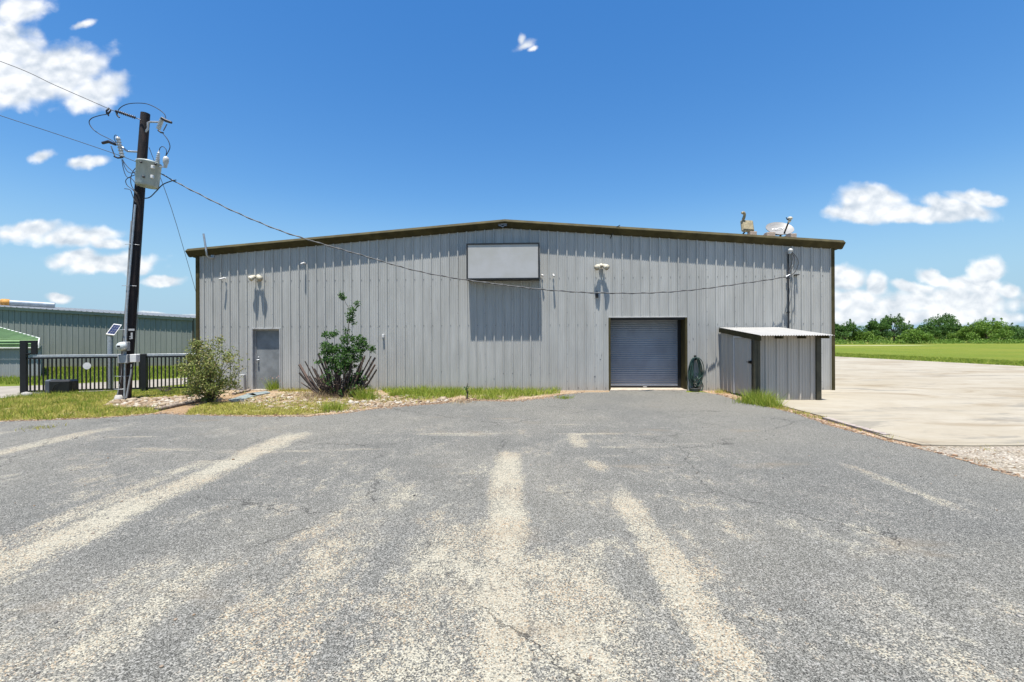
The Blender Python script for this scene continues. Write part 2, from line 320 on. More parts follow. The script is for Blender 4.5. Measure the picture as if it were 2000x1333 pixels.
def field():
    m = bpy.data.materials.new('mown_field'); m.use_nodes = True; t = NT(m.node_tree)
    co = t.n('ShaderNodeTexCoord').outputs['Object']
    s = t.n('ShaderNodeSeparateXYZ', {'Vector': co}); X, Y = s.outputs[0], s.outputs[1]
    a = t.noise(co, 0.06, 6, 0.65); b = t.noise(co, 1.2, 6, 0.75); f = t.noise(co, 14, 5, 0.8)
    c = t.mix(t.ss(a, 0.38, 0.62), (0.098, 0.138, 0.014), (0.138, 0.160, 0.022))
    c = t.mix(t.m('MULTIPLY', t.ss(b, 0.45, 0.65), 0.6), c, (0.072, 0.102, 0.010))
    c = t.mix(t.m('MULTIPLY', t.ss(f, 0.48, 0.72), 0.5), c, (0.24, 0.215, 0.06))
    c = t.v('SCALE', c, scale=t.m('ADD', 0.70, t.m('MULTIPLY', f, 0.62)))
    # pale dirt track across the field
    yt = t.m('ADD', Y, t.m('MULTIPLY', t.noise(co, 0.05, 2), 14.0))
    tr = t.m('MULTIPLY', t.ss(t.m('ABSOLUTE', t.m('SUBTRACT', yt, 92.0)), 2.6, 1.2), t.ss(t.m('ADD', X, t.m('MULTIPLY', b, 12)), 86, 74))
    c = t.mix(t.m('MULTIPLY', tr, 0.75), c, (0.40, 0.36, 0.27))
    dry = t.m('MULTIPLY', t.ss(Y, 96, 112), t.ss(Y, 150, 130))
    c = t.mix(t.m('MULTIPLY', dry, 0.5), c, (0.22, 0.21, 0.07))
    bp = t.n('ShaderNodeBump', {'Strength': 0.8, 'Distance': 0.08, 'Height': t.noise(co, 9, 5, 0.8)})
    bs = t.n('ShaderNodeBsdfPrincipled', {'Base Color': c, 'Roughness': 0.9, 'Specular IOR Level': 0.1, 'Normal': bp.outputs[0]})
    t.n('ShaderNodeOutputMaterial', {'Surface': bs.outputs[0]}); return m
def soil(name, cA, cB, cC, sc=1.0):
    m = bpy.data.materials.new(name); m.use_nodes = True; t = NT(m.node_tree)
    co = t.n('ShaderNodeTexCoord').outputs['Object']
    c = t.mix(t.ss(t.noise(co, 1.2*sc, 5, .65), .38, .62), cA, cB)
    v = t.vor(co, 42*sc); r = t.n('ShaderNodeSeparateColor', {'Color': v.outputs['Color']})
    c = t.mix(t.m('MULTIPLY', t.ss(r.outputs[0], .62, .72), t.ss(t.noise(co, 2.0, 4, .7), .35, .6)), c, cC)
    c = t.v('SCALE', c, scale=t.m('ADD', 0.6, t.m('MULTIPLY', r.outputs[1], 0.75)))
    bp = t.n('ShaderNodeBump', {'Strength': 0.9, 'Distance': 0.012, 'Height': t.m('SUBTRACT', t.noise(co, 18, 4, .7), v.outputs['Distance'])})
    bs = t.n('ShaderNodeBsdfPrincipled', {'Base Color': c, 'Roughness': 0.9, 'Specular IOR Level': 0.15, 'Normal': bp.outputs[0]})
    t.n('ShaderNodeOutputMaterial', {'Surface': bs.outputs[0]}); return m
M['asphalt'] = asphalt(); M['concrete'] = concrete(); M['field'] = field()
M['soil'] = soil('garden_soil', (0.22, 0.15, 0.085), (0.29, 0.21, 0.13), (0.38, 0.32, 0.24))
M['pathsoil'] = soil('mulch_path', (0.22, 0.14, 0.07), (0.27, 0.185, 0.105), (0.29, 0.22, 0.15), 1.5)
M['gravel'] = soil('pale_gravel_dirt', (0.21, 0.18, 0.135), (0.27, 0.235, 0.19), (0.36, 0.33, 0.28))
M['vergebase'] = soil('verge_turf', (0.14, 0.13, 0.035), (0.215, 0.17, 0.07), (0.30, 0.25, 0.13), 1.4)
M['edgesoil'] = soil('edge_dirt', (0.20, 0.12, 0.07), (0.27, 0.175, 0.10), (0.42, 0.35, 0.27))
M['drive'] = mat('driveway_concrete', (0.26, 0.235, 0.195), 0.9, var=0.12, nscale=1.5, detail=6)

# ------------------------------------------------------------------ mesh builder
class MB:
    def __init__(s): s.v = []; s.f = []; s.mi = []; s.smooth = []
    def add(s, vs, fs, mi=0, sm=False):
        o = len(s.v); s.v += [Vector(q) for q in vs]
        for f in fs: s.f.append([i+o for i in f]); s.mi.append(mi); s.smooth.append(sm)
    def box(s, lo, hi, mi=0, mtx=None, bev=0.0):
        x0, y0, z0 = lo; x1, y1, z1 = hi
        if bev > 0:
            b = min(bev, (x1-x0)/2.1, (y1-y0)/2.1, (z1-z0)/2.1)
            bm_v = []
            # chamfered box: 24 verts
            import itertools
            idx = {}
            for sx in (0, 1):
                for sy in (0, 1):
                    for sz in (0, 1):
                        X = (x0, x1)[sx]; Y = (y0, y1)[sy]; Z = (z0, z1)[sz]
                        ix = b if sx == 0 else -b; iy = b if sy == 0 else -b; iz = b if sz == 0 else -b
                        idx[(sx, sy, sz, 0)] = len(bm_v); bm_v.append((X, Y+iy, Z+iz))
                        idx[(sx, sy, sz, 1)] = len(bm_v); bm_v.append((X+ix, Y, Z+iz))
                        idx[(sx, sy, sz, 2)] = len(bm_v); bm_v.append((X+ix, Y+iy, Z))
            I = lambda a, b_, c, k: idx[(a, b_, c, k)]
            fs = []
            for q in (0, 1):
                fs.append([I(q, 0, 0, 0), I(q, 1, 0, 0), I(q, 1, 1, 0), I(q, 0, 1, 0)])
                fs.append([I(0, q, 0, 1), I(1, q, 0, 1), I(1, q, 1, 1), I(0, q, 1, 1)])
                fs.append([I(0, 0, q, 2), I(1, 0, q, 2), I(1, 1, q, 2), I(0, 1, q, 2)])
            for a in (0, 1):
                for c in (0, 1):
                    fs.append([I(a, c, 0, 0), I(a, c, 1, 0), I(a, c, 1, 1), I(a, c, 0, 1)])
                    fs.append([I(a, 0, c, 0), I(a, 1, c, 0), I(a, 1, c, 2), I(a, 0, c, 2)])
                    fs.append([I(0, a, c, 1), I(1, a, c, 1), I(1, a, c, 2), I(0, a, c, 2)])
            for a in (0, 1):
                for b_ in (0, 1):
                    for c in (0, 1): fs.append([I(a, b_, c, 0), I(a, b_, c, 1), I(a, b_, c, 2)])
            vs = bm_v
        else:
            vs = [(x0, y0, z0), (x1, y0, z0), (x1, y1, z0), (x0, y1, z0), (x0, y0, z1), (x1, y0, z1), (x1, y1, z1), (x0, y1, z1)]
            fs = [(0, 3, 2, 1), (4, 5, 6, 7), (0, 1, 5, 4), (1, 2, 6, 5), (2, 3, 7, 6), (3, 0, 4, 7)]
        if mtx: vs = [mtx @ Vector(q) for q in vs]
        s.add(vs, fs, mi)
    def beam(s, a, b, w, h=None, mi=0, up=(0, 0, 1)):
        a = Vector(a); b = Vector(b); h = h or w; d = (b-a); L = d.length; d.normalize()
        u = Vector(up)
        if abs(d.dot(u)) > .95: u = Vector((0, 1, 0))
        x = d.cross(u).normalized(); z = x.cross(d)
        m = Matrix((x, d, z)).transposed().to_4x4(); m.translation = a
        s.box((-w/2, 0, -h/2), (w/2, L, h/2), mi, m)
    def tube(s, pts, r, n=6, mi=0, sm=True, cap=True):
        pts = [Vector(p) for p in pts]
        rs = r if isinstance(r, (list, tuple)) else [r]*len(pts)
        rings = []; x = None
        for i, p in enumerate(pts):
            d = (pts[min(i+1, len(pts)-1)] - pts[max(i-1, 0)])
            if d.length < 1e-9: d = Vector((0, 0, 1))
            d.normalize()
            if x is None:
                x = d.cross(Vector((0, 0, 1)) if abs(d.z) < .9 else Vector((0, 1, 0))).normalized()
            else:
                x = (x - d*x.dot(d)); x.normalize()
            y = d.cross(x)
            rings.append([p + (x*math.cos(2*math.pi*k/n) + y*math.sin(2*math.pi*k/n))*rs[i] for k in range(n)])
        vs = [q for rg in rings for q in rg]; fs = []
        for i in range(len(pts)-1):
            for k in range(n): fs.append((i*n+k, i*n+(k+1) % n, (i+1)*n+(k+1) % n, (i+1)*n+k))
        s.add(vs, fs, mi, sm)
        if cap: s.add([*rings[0]], [tuple(range(n))[::-1]], mi); s.add([*rings[-1]], [tuple(range(n))], mi)
    def lathe(s, prof, base, axis=(0, 0, 1), n=16, mi=0, sm=True):
        base = Vector(base); ax = Vector(axis).normalized()
        s.tube([base+ax*z for (r_, z) in prof], [max(r_, 1e-4) for (r_, z) in prof], n, mi, sm)
    def sphere(s, c, r, n=10, mi=0, sc=(1, 1, 1)):
        c = Vector(c); vs = []; fs = []; m_ = n//2
        for i in range(m_+1):
            th = math.pi*i/m_
            for k in range(n):
                ph = 2*math.pi*k/n
                vs.append(c + Vector((r*sc[0]*math.sin(th)*math.cos(ph), r*sc[1]*math.sin(th)*math.sin(ph), r*sc[2]*math.cos(th))))
        for i in range(m_):
            for k in range(n): fs.append((i*n+k, i*n+(k+1) % n, (i+1)*n+(k+1) % n, (i+1)*n+k))
        s.add(vs, fs, mi, True)
    def build(s, name, mats, parent=None, loc=None, world=False):
        me = bpy.data.meshes.new(name)
        off = Vector(loc) if loc is not None else Vector((0, 0, 0))
        vs = s.v
        if world and parent is not None:
            inv = parent.matrix_basis.inverted(); 
            if parent.parent is not None: inv = (parent.parent.matrix_basis @ parent.matrix_basis).inverted()
            vs = [inv @ q for q in vs]
        elif loc is not None: vs = [q-off for q in vs]
        me.from_pydata([tuple(q) for q in vs], [], s.f)
        mats = mats if isinstance(mats, (list, tuple)) else [mats]
        for mm in mats: me.materials.append(M[mm])
        if len(mats) > 1: me.polygons.foreach_set('material_index', s.mi)
        me.polygons.foreach_set('use_smooth', s.smooth)
        me.update()
        o = bpy.data.objects.new(name, me); COL.objects.link(o)
        if parent is not None: o.parent = parent
        else: o.location = off
        return o
def tag(o, label, cat, group=None, kind=None):
    if label: o['label'] = label
    if cat: o['category'] = cat
    if group: o['group'] = group
    if kind: o['kind'] = kind
    return o
def struct(o): o['kind'] = 'structure'; return o
def stuff(o, label, cat): o['kind'] = 'stuff'; o['label'] = label; o['category'] = cat; return o
def thing(name, label, cat, loc=(0, 0, 0), rotz=0.0, group=None):
    o = bpy.data.objects.new(name, None); COL.objects.link(o); o.empty_display_size = .2
    o.matrix_basis = Matrix.Translation(Vector(loc)) @ Matrix.Rotation(rotz, 4, 'Z')
    return tag(o, label, cat, group)
def dup(root, loc=None, rotz=None, scale=None, label=None):
    r = root.copy(); COL.objects.link(r)
    if label: r['label'] = label
    if loc is not None: r.location = loc
    if rotz is not None: r.rotation_euler = (0, 0, rotz)
    if scale is not None: r.scale = scale
    for ch in list(root.children):
        c = ch.copy(); COL.objects.link(c); c.parent = r
        for g in list(ch.children):
            d = g.copy(); COL.objects.link(d); d.parent = c
    return r
# ------------------------------------------------------------------ wall frame helpers
_ac, _ = ray(384.5, 600)
Xc = _ac*15.27/(1+TW*_ac); CORNER = Vector((Xc, 15.27-TW*Xc, 0))
BM = Matrix.Translation(CORNER) @ Matrix.Rotation(-TH, 4, 'Z'); BMI = BM.inverted()
def W(x, y, d=0.0):
    """pixel -> building-local point on the plane d metres in front of the wall (local y = -d)"""
    a, b = ray(x, y); n = math.sqrt(1+TW*TW)
    tt = (15.27-d*n)/(1+TW*a)
    return BMI @ Vector((a*tt, tt, H+b*tt))
def S(x, d=0.0): return W(x, 659, d).x
def Z(x, y, d=0.0): return W(x, y, d).z
LEN = S(1628.5)
PITCH = 0.3048
ph0 = S(1161.6)
def prof(s_, phase=ph0, amp=0.042):
    u = (s_-phase+PITCH/2) % PITCH - PITCH/2
    a = abs(u)
    if a < 0.017: return amp
    if a < 0.034: return amp*(0.034-a)/0.017
    for c in (0.085, 0.1524, 0.22-0.0):
        q = abs((u % PITCH)-c)
        if q < 0.005: return 0.009
        if q < 0.013: return 0.009*(0.013-q)/0.008
    return 0.0
def prof_pts(s0, s1, phase):
    br = [-0.034, -0.017, 0.017, 0.034]
    for c in (0.085, 0.1524, 0.22): br += [c-0.013, c-0.005, c+0.005, c+0.013]
    pts = {round(s0, 5), round(s1, 5)}
    k0 = int((s0-phase)/PITCH)-2; k1 = int((s1-phase)/PITCH)+2
    for k in range(k0, k1+1):
        for b in br:
            q = phase+k*PITCH+b
            if s0 < q < s1: pts.add(round(q, 5))
    return pts
def panel_wall(mb, s0, s1, ztop, zbot=0.0, openings=(), phase=ph0, y=0.0, flip=1, extra=(), amp=0.042, mi=0):
    pts = prof_pts(s0, s1, phase)
    for e in extra: pts.add(round(e, 5))
    for o in openings: pts.add(round(o[0], 5)); pts.add(round(o[1], 5))
    pts = sorted(pts)
    for a, b in zip(pts[:-1], pts[1:]):
        if b-a < 1e-5: continue
        mid = (a+b)/2
        segs = [(zbot, None)]
        for (oa, ob, oz0, oz1) in openings:
            if oa < mid < ob:
                segs = [(oz1, None)]
                if oz0 > zbot: segs.append((zbot, oz0))
        ya = y - flip*prof(a, phase, amp); yb = y - flip*prof(b, phase, amp)
        for z0, z1 in segs:
            ta = ztop(a) if z1 is None else z1; tb = ztop(b) if z1 is None else z1
            mb.add([(a, ya, z0), (b, yb, z0), (b, yb, tb), (a, ya, ta)], [(0, 1, 2, 3)], mi)

# ================================================================== GROUND
def poly_sheet(name, pts, z, material, thick=0.0):
    mb = MB(); n = len(pts)
    v = [Vector((p[0], p[1], z)) for p in pts]
    mb.add(v, [tuple(range(n))])
    if thick:
        lo = [q-Vector((0, 0, thick)) for q in v]
        mb.add(v+lo, [(i, (i+1) % n, n+(i+1) % n, n+i) for i in range(n)])
    o = mb.build(name, material)
    import bmesh
    bm = bmesh.new(); bm.from_mesh(o.data); bmesh.ops.triangulate(bm, faces=[f for f in bm.faces if len(f.verts) > 4])
    bmesh.ops.recalc_face_normals(bm, faces=bm.faces)
    for f in bm.faces:
        if abs(f.normal.z) > .9 and f.normal.z < 0: f.normal_flip()
    bm.to_mesh(o.data); bm.free()
    return struct(o)
def rough(pts, amp, step, seed, closed=False):
    rnd = random.Random(seed); out_ = []
    pts = [Vector((p[0], p[1])) for p in pts]
    for a, b in zip(pts[:-1], pts[1:]):
        L = (b-a).length; k = max(1, int(L/step)); d = (b-a).normalized() if L > 0 else Vector((1, 0)); nrm = Vector((-d.y, d.x))
        for i in range(k):
            q = a+(b-a)*i/k
            out_.append(q + nrm*rnd.uniform(-amp, amp) if i else q + nrm*rnd.uniform(-amp, amp)*.5)
    out_.append(pts[-1]); return out_
mb = MB(); nq = 4000
mb.add([(-nq, -400, 0), (nq, -400, 0), (nq, nq, 0), (-nq, nq, 0)], [(0, 1, 2, 3)])
struct(mb.build('ground', 'field'))
EDGE_PX = [(-150, 829), (0, 825), (100, 822), (200, 818), (320, 809), (345, 811), (480, 815), (600, 815), (680, 808), (760, 796), (860, 790), (905, 784), (1000, 785), (1060, 779), (1100, 772), (1140, 768), (1190, 767)]
edge = [G(*p) for p in EDGE_PX]
edgeR = [G(*p) for p in [(1340, 767), (1372, 767), (1400, 771), (1440, 783), (1500, 796), (1560, 811), (1620, 833), (1700, 854), (1760, 870), (1840, 889), (1900, 907), (2000, 938)]]
wl = lambda s_, d=0.0: BM @ Vector((s_, -d, 0))
asp = [(-70, edge[0].y+.4)] + rough(edge, 0.05, 0.16, 3) + [wl(S(1190), .02)[:2], wl(S(1340), .02)[:2]] + rough(edgeR, 0.03, 0.16, 4) + [(6.3, 2), (6.3, -40), (-70, -40)]
poly_sheet('asphalt', asp, 0.012, 'asphalt')
# garden bed between asphalt and wall
bed = [wl(-.1, 0.0)[:2], wl(S(1192), 0.0)[:2], (G(1192, 770)[0], G(1192, 770)[1]-.4), (1.0, 11.6), (-1.2, 10.9), (-4.0, 9.6), (-11, 8.8), (-12.2, 9.0), (-14.5, 10.5), (-13.9, 13.0)]
poly_sheet('soil', bed, 0.004, 'soil')
path = [G(*p)[:2] for p in [(270, 815), (330, 800), (365, 789), (420, 776), (470, 768), (500, 766), (520, 772), (470, 780), (400, 792), (372, 800), (362, 816)]]
poly_sheet('path', path, 0.008, 'pathsoil')
# concrete pad
slabx = [G(*p) for p in [(1510, 791), (1620, 820), (1730, 858), (1778, 868)]]
pad = [(6.86, 16.0), (6.86, 12.2)] + [(q.x+.03, q.y) for q in slabx[1:]] + [G(1800, 872)[:2], G(1900, 874)[:2], G(2000, 873)[:2], (30, 7.45), (29.0, 26), (27.6, 39), (27.0, 95), (6.86, 95)]
poly_sheet('concrete_pad', pad, 0.030, 'concrete', thick=0.06)
poly_sheet('edge_strip', [(6.2, 15.2), (6.2, 5.0), (9, 5.0), (9, 7.9), (7.0, 8.2), (6.95, 15.2)], 0.006, 'edgesoil')
poly_sheet('dirt', [(6.1, 7.2), (6.9, 7.35), (8.4, 7.38), (40, 7.38), (40, -40), (6.1, -40)], 0.009, 'gravel')
drv = [(-26, 10.9), (-15.9, 13.3), (-13.5, 16.2), (-12.3, 19), (-12.6, 24), (-13.4, 24), (-15, 20.5), (-18.0, 17.6), (-26, 15.3)]
poly_sheet('driveway', drv, 0.006, 'drive')
mb = MB(); rnd = random.Random(9)
hp = []
N = 90
for i in range(N+1):
    ang = -1.35+2.7*i/N; d = 2600
    h = 22+12*math.sin(i*.21)+9*math.sin(i*.53+1)+rnd.uniform(-1, 1)
    hp.append((d*math.sin(ang), d*math.cos(ang), h))
vs = [(x, y, z) for x, y, z in hp]+[(x*.8, y*.8, -1) for x, y, z in hp]+[(x*1.2, y*1.2, -1) for x, y, z in hp]
fs = [(i, i+1, N+1+i+1, N+1+i) for i in range(N)]+[(i+1, i, 2*N+2+i, 2*N+3+i) for i in range(N)]
mb.add(vs, fs, 0, True)
M['hill'] = mat('wooded_hills', (0.055, 0.09, 0.06), 0.95, var=0.2, nscale=.01)
struct(mb.build('hills', 'hill'))

# ================================================================== WAREHOUSE
wh = thing('warehouse', 'long grey ribbed steel warehouse with low gable and olive brown trim', 'building', CORNER, -TH)
SP = LEN/2; ZE = Z(384, 501); SL = 0.0775
ztop = lambda s_: ZE + SL*(min(s_, LEN-s_))
dl, dr, dt = S(494), S(547), Z(520, 643)
rl, rr, rt = S(1190.5), S(1339.5), Z(1260, 621)
mb = MB()
panel_wall(mb, 0.03, LEN-0.03, lambda s_: ztop(s_)+.02, 0.0, [(dl, dr, -1, dt), (rl, rr, -1, rt)], extra=(SP,))
# screw heads at the girts and lap seams
rnd = random.Random(5)
for zz in (Z(1000, 544.5), Z(1000, 635.5), 0.09):
    k = int((0.03-ph0)/PITCH)
    while True:
        s_ = ph0+k*PITCH+0.052; k += 1
        if s_ > LEN-.05: break
        if s_ < .05 or (dl-.05 < s_ < dr+.05 and zz < dt+.1) or (rl-.05 < s_ < rr+.05 and zz < rt): continue
        mb.box((s_-.010, -.010, zz-.011), (s_+.010, .0, zz+.011), 1)
k = int((0.03-ph0)/PITCH)
while True:
    k += 1; s_ = ph0+k*PITCH
    if s_ > LEN-.1: break
    if k % 3 == 0:
        z_ = .3
        while z_ < ztop(s_)-.4:
            if not ((dl-.1 < s_ < dr+.1 and z_ < dt+.1) or (rl-.1 < s_ < rr+.1 and z_ < rt+.1)):
                mb.box((s_-.010, -.042, z_-.010), (s_+.010, -.035, z_+.010), 1)
            z_ += 0.46
M['screw'] = mat('screw_heads', (0.16, 0.16, 0.165), 0.5)
for (px, py, w_, h_) in ((965, 740, .03, .035), (983, 729.5, .03, .03), (1001, 729.5, .03, .03), (1036, 732, .03, .03), (1161, 735.5, .05, .05), (914, 732, .025, .03), (862, 726, .025, .03), (1166, 693.5, .016, .10), (1175, 693.5, .016, .10), (1172, 702, .05, .035), (1346, 668, .02, .05), (1354, 662, .02, .07), (1130, 757, .03, .02), (1073, 730, .02, .03)):
    a_, z_ = S(px), Z(px, py); y_ = -prof(a_)
    mb.box((a_-w_/2, y_-.006, z_-h_/2), (a_+w_/2, y_+.001, z_+h_/2), 1); mb.box((a_-w_*.3, y_-.009, z_+h_*.1), (a_+w_*.35, y_-.0061, z_+h_*.45), 0)
mb.build('wall', ['wall', 'screw'], wh)
BACK = 45.0
for nm, s_, fl in (('side_wall', 0.0, -1), ('side_wall', LEN, 1)):
    mb = MB(); tmp = MB(); panel_wall(tmp, 0.03, BACK, lambda q: ZE+.02, 0.0)
    mb.add([(s_ - fl*q.y if fl > 0 else s_+q.y, q.x, q.z) for q in tmp.v], tmp.f)
    mb.build(nm, 'wall', wh)
mb = MB(); mb.add([(0, BACK, 0), (LEN, BACK, 0), (LEN, BACK, ZE), (SP, BACK, ztop(SP)), (0, BACK, ZE)], [(0, 1, 2, 3, 4)]); mb.build('back_wall', 'wall', wh)
# roof sheets, ribs running down the slope
RO = 0.20
for sgn in (0, 1):
    mb = MB(); ys = sorted(prof_pts(-0.02, BACK+.15, 0.1))
    sE = -0.22 if sgn == 0 else LEN+.22; zE = ZE-SL*.22
    for a, b in zip(ys[:-1], ys[1:]):
        pa, pb = prof(a, 0.1), prof(b, 0.1)
        mb.add([(sE, a, zE+RO+pa), (SP, a, ztop(SP)+RO+pa), (SP, b, ztop(SP)+RO+pb), (sE, b, zE+RO+pb)], [(0, 1, 2, 3)])
    mb.build('roof_panel', 'roofm', wh)
# rake trim
PR = [(-0.04, 0.262), (0.10, 0.262), (0.12, 0.255), (0.222, 0.165), (0.222, 0.15), (0.07, -0.01), (0.0, -0.02)]
E = 0.24
def sect(s_, zt): return [(s_, -d, zt+z_) for d, z_ in PR]
for nm, sa, sb in (('rake_trim', -E, SP), ('rake_trim', SP, LEN+E)):
    mb = MB(); za = ztop(sa) if nm and sa < 0 else ztop(SP); 
    za = ZE-SL*E if sa < 0 else ztop(SP); zb = ztop(SP) if sb == SP else ZE-SL*E
    n = len(PR); K = 7
    rings = [sect(sa+(sb-sa)*i/K, za+(zb-za)*i/K) for i in range(K+1)]
    for i in range(K):
        jitter = 0.0
        mb.add(rings[i]+rings[i+1], [(j, j+1, n+j+1, n+j) for j in range(n-1)])
        # lap seam between trim lengths
        if i:
            q = sect(sa+(sb-sa)*i/K, za+(zb-za)*i/K); q2 = sect(sa+(sb-sa)*(i/K)+.03, za+(zb-za)*(i/K))
            ex = lambda r_: [(x, y-.004, z) for x, y, z in r_]
            mb.add(ex(q)+ex(q2), [(j, j+1, n+j+1, n+j) for j in range(1, n-1)])
    mb.add(rings[0], [tuple(range(n))]); mb.add(rings[-1], [tuple(range(n))[::-1]])
    mb.build(nm, 'olive', wh)
mb = MB(); 
for (sx, fl) in ((-E, 1), (LEN+E, -1)):   # eave gutters running back
    m2 = MB(); zz = ZE-SL*E
    pr = [(0, .26), (-.0, .13), (.10, -.02), (.2, -.02)]
    m2.add([(sx+fl*dx, 0.02, zz+dz) for dx, dz in pr]+[(sx+fl*dx, BACK, zz+dz) for dx, dz in pr], [(i, i+1, 4+i+1, 4+i) for i in range(3)])
    m2.build('gutter', 'olive', wh)
for sx in (0.0, LEN):
    m2 = MB(); w_ = 0.115
    lo_ = (sx-.012 if sx == 0 else sx-w_+.012); m2.box((lo_, -.047, 0), (lo_+w_, .10, ZE-.0), 0, None, .006)
    m2.build('corner_trim', 'olive', wh)
# personnel door
fr = MB(); JW = 0.045; rec = 0.15
fr.box((dl-.03, -.042, 0), (dl+.012, rec, dt+.03), 0, None, .004); fr.box((dr-.012, -.042, 0), (dr+.03, rec, dt+.03), 0, None, .004); fr.box((dl+.013, -.042, dt-.01), (dr-.013, rec, dt+.03), 0, None, .004)
fr.box((dl+.013, rec-.05, 0), (dl+.05, rec+.05, dt-.012)); fr.box((dr-.05, rec-.05, 0), (dr-.013, rec+.05, dt-.012)); fr.box((dl+.052, rec-.05, dt-.06), (dr-.052, rec+.05, dt-.012))
fr.build('door_frame', 'frame', wh)
lf = MB(); lf.box((dl+.052, rec-.028, .03), (dr-.052, rec+.02, dt-.062), 0, None, .004); leaf = lf.build('door', 'door', wh)
kz = Z(500, 704); kx = dl+.12
kn = MB(); kn.lathe([(.036, 0), (.036, .012), (.014, .014), (.014, .05), (.03, .055), (.034, .075), (.022, .09), (0, .092)], (kx, rec-.028, kz), (0, -1, 0), 14)
kn.lathe([(.03, 0), (.03, .02), (.018, .024), (0, .025)], (kx, rec-.028, kz+.09), (0, -1, 0), 12)
kn.box((kx-.03, rec-.055, kz-.07), (kx+.03, rec-.029, kz-.045)); kn.build('door_knob', 'galv', leaf)
for hz in (.25, 1.05, dt-.28):
    hm = MB(); hm.tube([(dr-.056, rec-.034, hz-.05), (dr-.056, rec-.034, hz+.05)], .009, 8); hm.build('hinge', 'frame', leaf)
st_ = MB(); st_.box((dl-.02, -.10, 0), (dr+.02, rec+.1, .028)); st_.build('door_sill', 'concreteplain', wh)
# roll-up door
rd = 0.50
for side in (0, 1):
    jb = MB()
    if side: jb.box((rr-.03, -.046, 0), (rr+.03, .20, rt), 0, None, .004); jb.box((rr-.02, .195, 0), (rr+.001, rd+.05, rt-.02))
    else: jb.box((rl-.035, -.046, 0), (rl+.03, .10, rt+.0), 0, None, .004); jb.box((rl-.001, .095, 0), (rl+.02, rd+.05, rt-.02))
    jb.build('roll_door_jamb', 'olive', wh)
hd = MB(); hd.box((rl-.035, -.046, rt+.001), (rr+.03, .0, rt+.035), 0, None, .004); hd.build('roll_door_head_trim', 'frame', wh)
hb = MB(); hb.box((rl+.021, .01, rt-.06), (rr-.021, rd+.2, rt-.0)); hb.box((rl+.021, rd+.05, rt-.25), (rr-.021, rd+.3, rt-.061)); hb.build('roll_door_hood', 'shedblack', wh)
gd = MB(); gd.box((rl+.021, rd-.06, 0), (rl+.06, rd+.06, rt-.062)); gd.build('door_guide', 'black', wh)
gd = MB(); gd.box((rr-.12, rd-.06, 0), (rr-.021, rd+.06, rt-.062)); gd.build('door_guide', 'black', wh)
cur = MB(); z_ = .10; sl = 0.0735
prev = None; zs = []
while z_ < rt-.05:
    for f_, dd in ((0, .0), (.12, .012), (.3, .02), (.6, .02), (.85, .008), (.95, 0.0)):
        zs.append((z_+f_*sl, dd))
    z_ += sl
zs = [q for q in zs if q[0] < rt-.02]
for (za, da), (zb, db) in zip(zs[:-1], zs[1:]):
    cur.add([(rl+.061, rd-da, za), (rr-.121, rd-da, za), (rr-.121, rd-db, zb), (rl+.061, rd-db, zb)], [(0, 1, 2, 3)])
rc = cur.build('roll_up_door', 'curtain', wh)
bb = MB(); bb.box((rl+.062, rd-.03, .055), (rr-.122, rd+.03, .10)); bb.build('bottom_bar', 'black', rc)
lb = MB(); lb.box(((rl+rr)/2-.04, rd-.033, .066), ((rl+rr)/2+.09, rd-.031, .088)); lb.build('label_plate', 'white', rc)
sl_ = MB(); sl_.box((rl+.0, -.12, .0), (rr-.0, rd+.3, .045), 0, None, .008); sl_.build('door_threshold', 'concreteplain', wh)
# maker's emblem on the peak
ez = ztop(SP)+.10; es = S(982.5, .16)
em = MB(); pts = [(-.155, .09), (-.05, .105), (0, .13), (.05, .105), (.155, .09), (.165, .0), (.145, -.085), (.06, -.10), (0, -.135), (-.06, -.10), (-.145, -.085), (-.165, 0)]
def plate(mb, pts, s0, y0, y1, z0, sc=1.0):
    n = len(pts); a = [(s0+p[0]*sc, y0, z0+p[1]*sc) for p in pts]; b = [(s0+p[0]*sc, y1, z0+p[1]*sc) for p in pts]
    mb.add(a+b, [tuple(range(n)), tuple(range(n, 2*n))[::-1]]+[(i, (i+1) % n, n+(i+1) % n, n+i) for i in range(n)])
plate(em, pts, es, -.165, -.10, ez); emo = em.build('emblem', 'black', wh)
def text_mesh(name, body, size, matkey, parent, mtx, sx=1.0):
    cu = bpy.data.curves.new(name, 'FONT'); cu.body = body; cu.size = size; cu.align_x = 'CENTER'; cu.align_y = 'CENTER'; cu.extrude = 0.002; cu.offset = size*0.02
    o = bpy.data.objects.new(name, cu); COL.objects.link(o)
    dg = bpy.context.evaluated_depsgraph_get(); me = bpy.data.meshes.new_from_object(o.evaluated_get(dg))
    bpy.data.objects.remove(o); me.transform(mtx @ Matrix.Diagonal((sx, 1, 1, 1))); me.materials.clear(); me.materials.append(M[matkey])
    q = bpy.data.objects.new(name, me); COL.objects.link(q); q.parent = parent; return q
text_mesh('lettering', 'mesco', .125, 'white', emo, Matrix.Translation((es, -.170, ez+.012)) @ Matrix.Rotation(R(90), 4, 'X'), .88)
ch = MB(); plate(ch, [(-.14, -.055), (-.05, -.062), (0, -.10), (.05, -.062), (.14, -.055), (.13, -.07), (.055, -.08), (0, -.122), (-.055, -.08), (-.13, -.07)], es, -.168, -.164, ez); ch.build('chevron', 'frame', emo)

def wthing(name, label, cat, s_, z_, d=0.0, group=None):
    p = BM @ Vector((s_, -d, z_))
    return thing(name, label, cat, p, -TH, group)
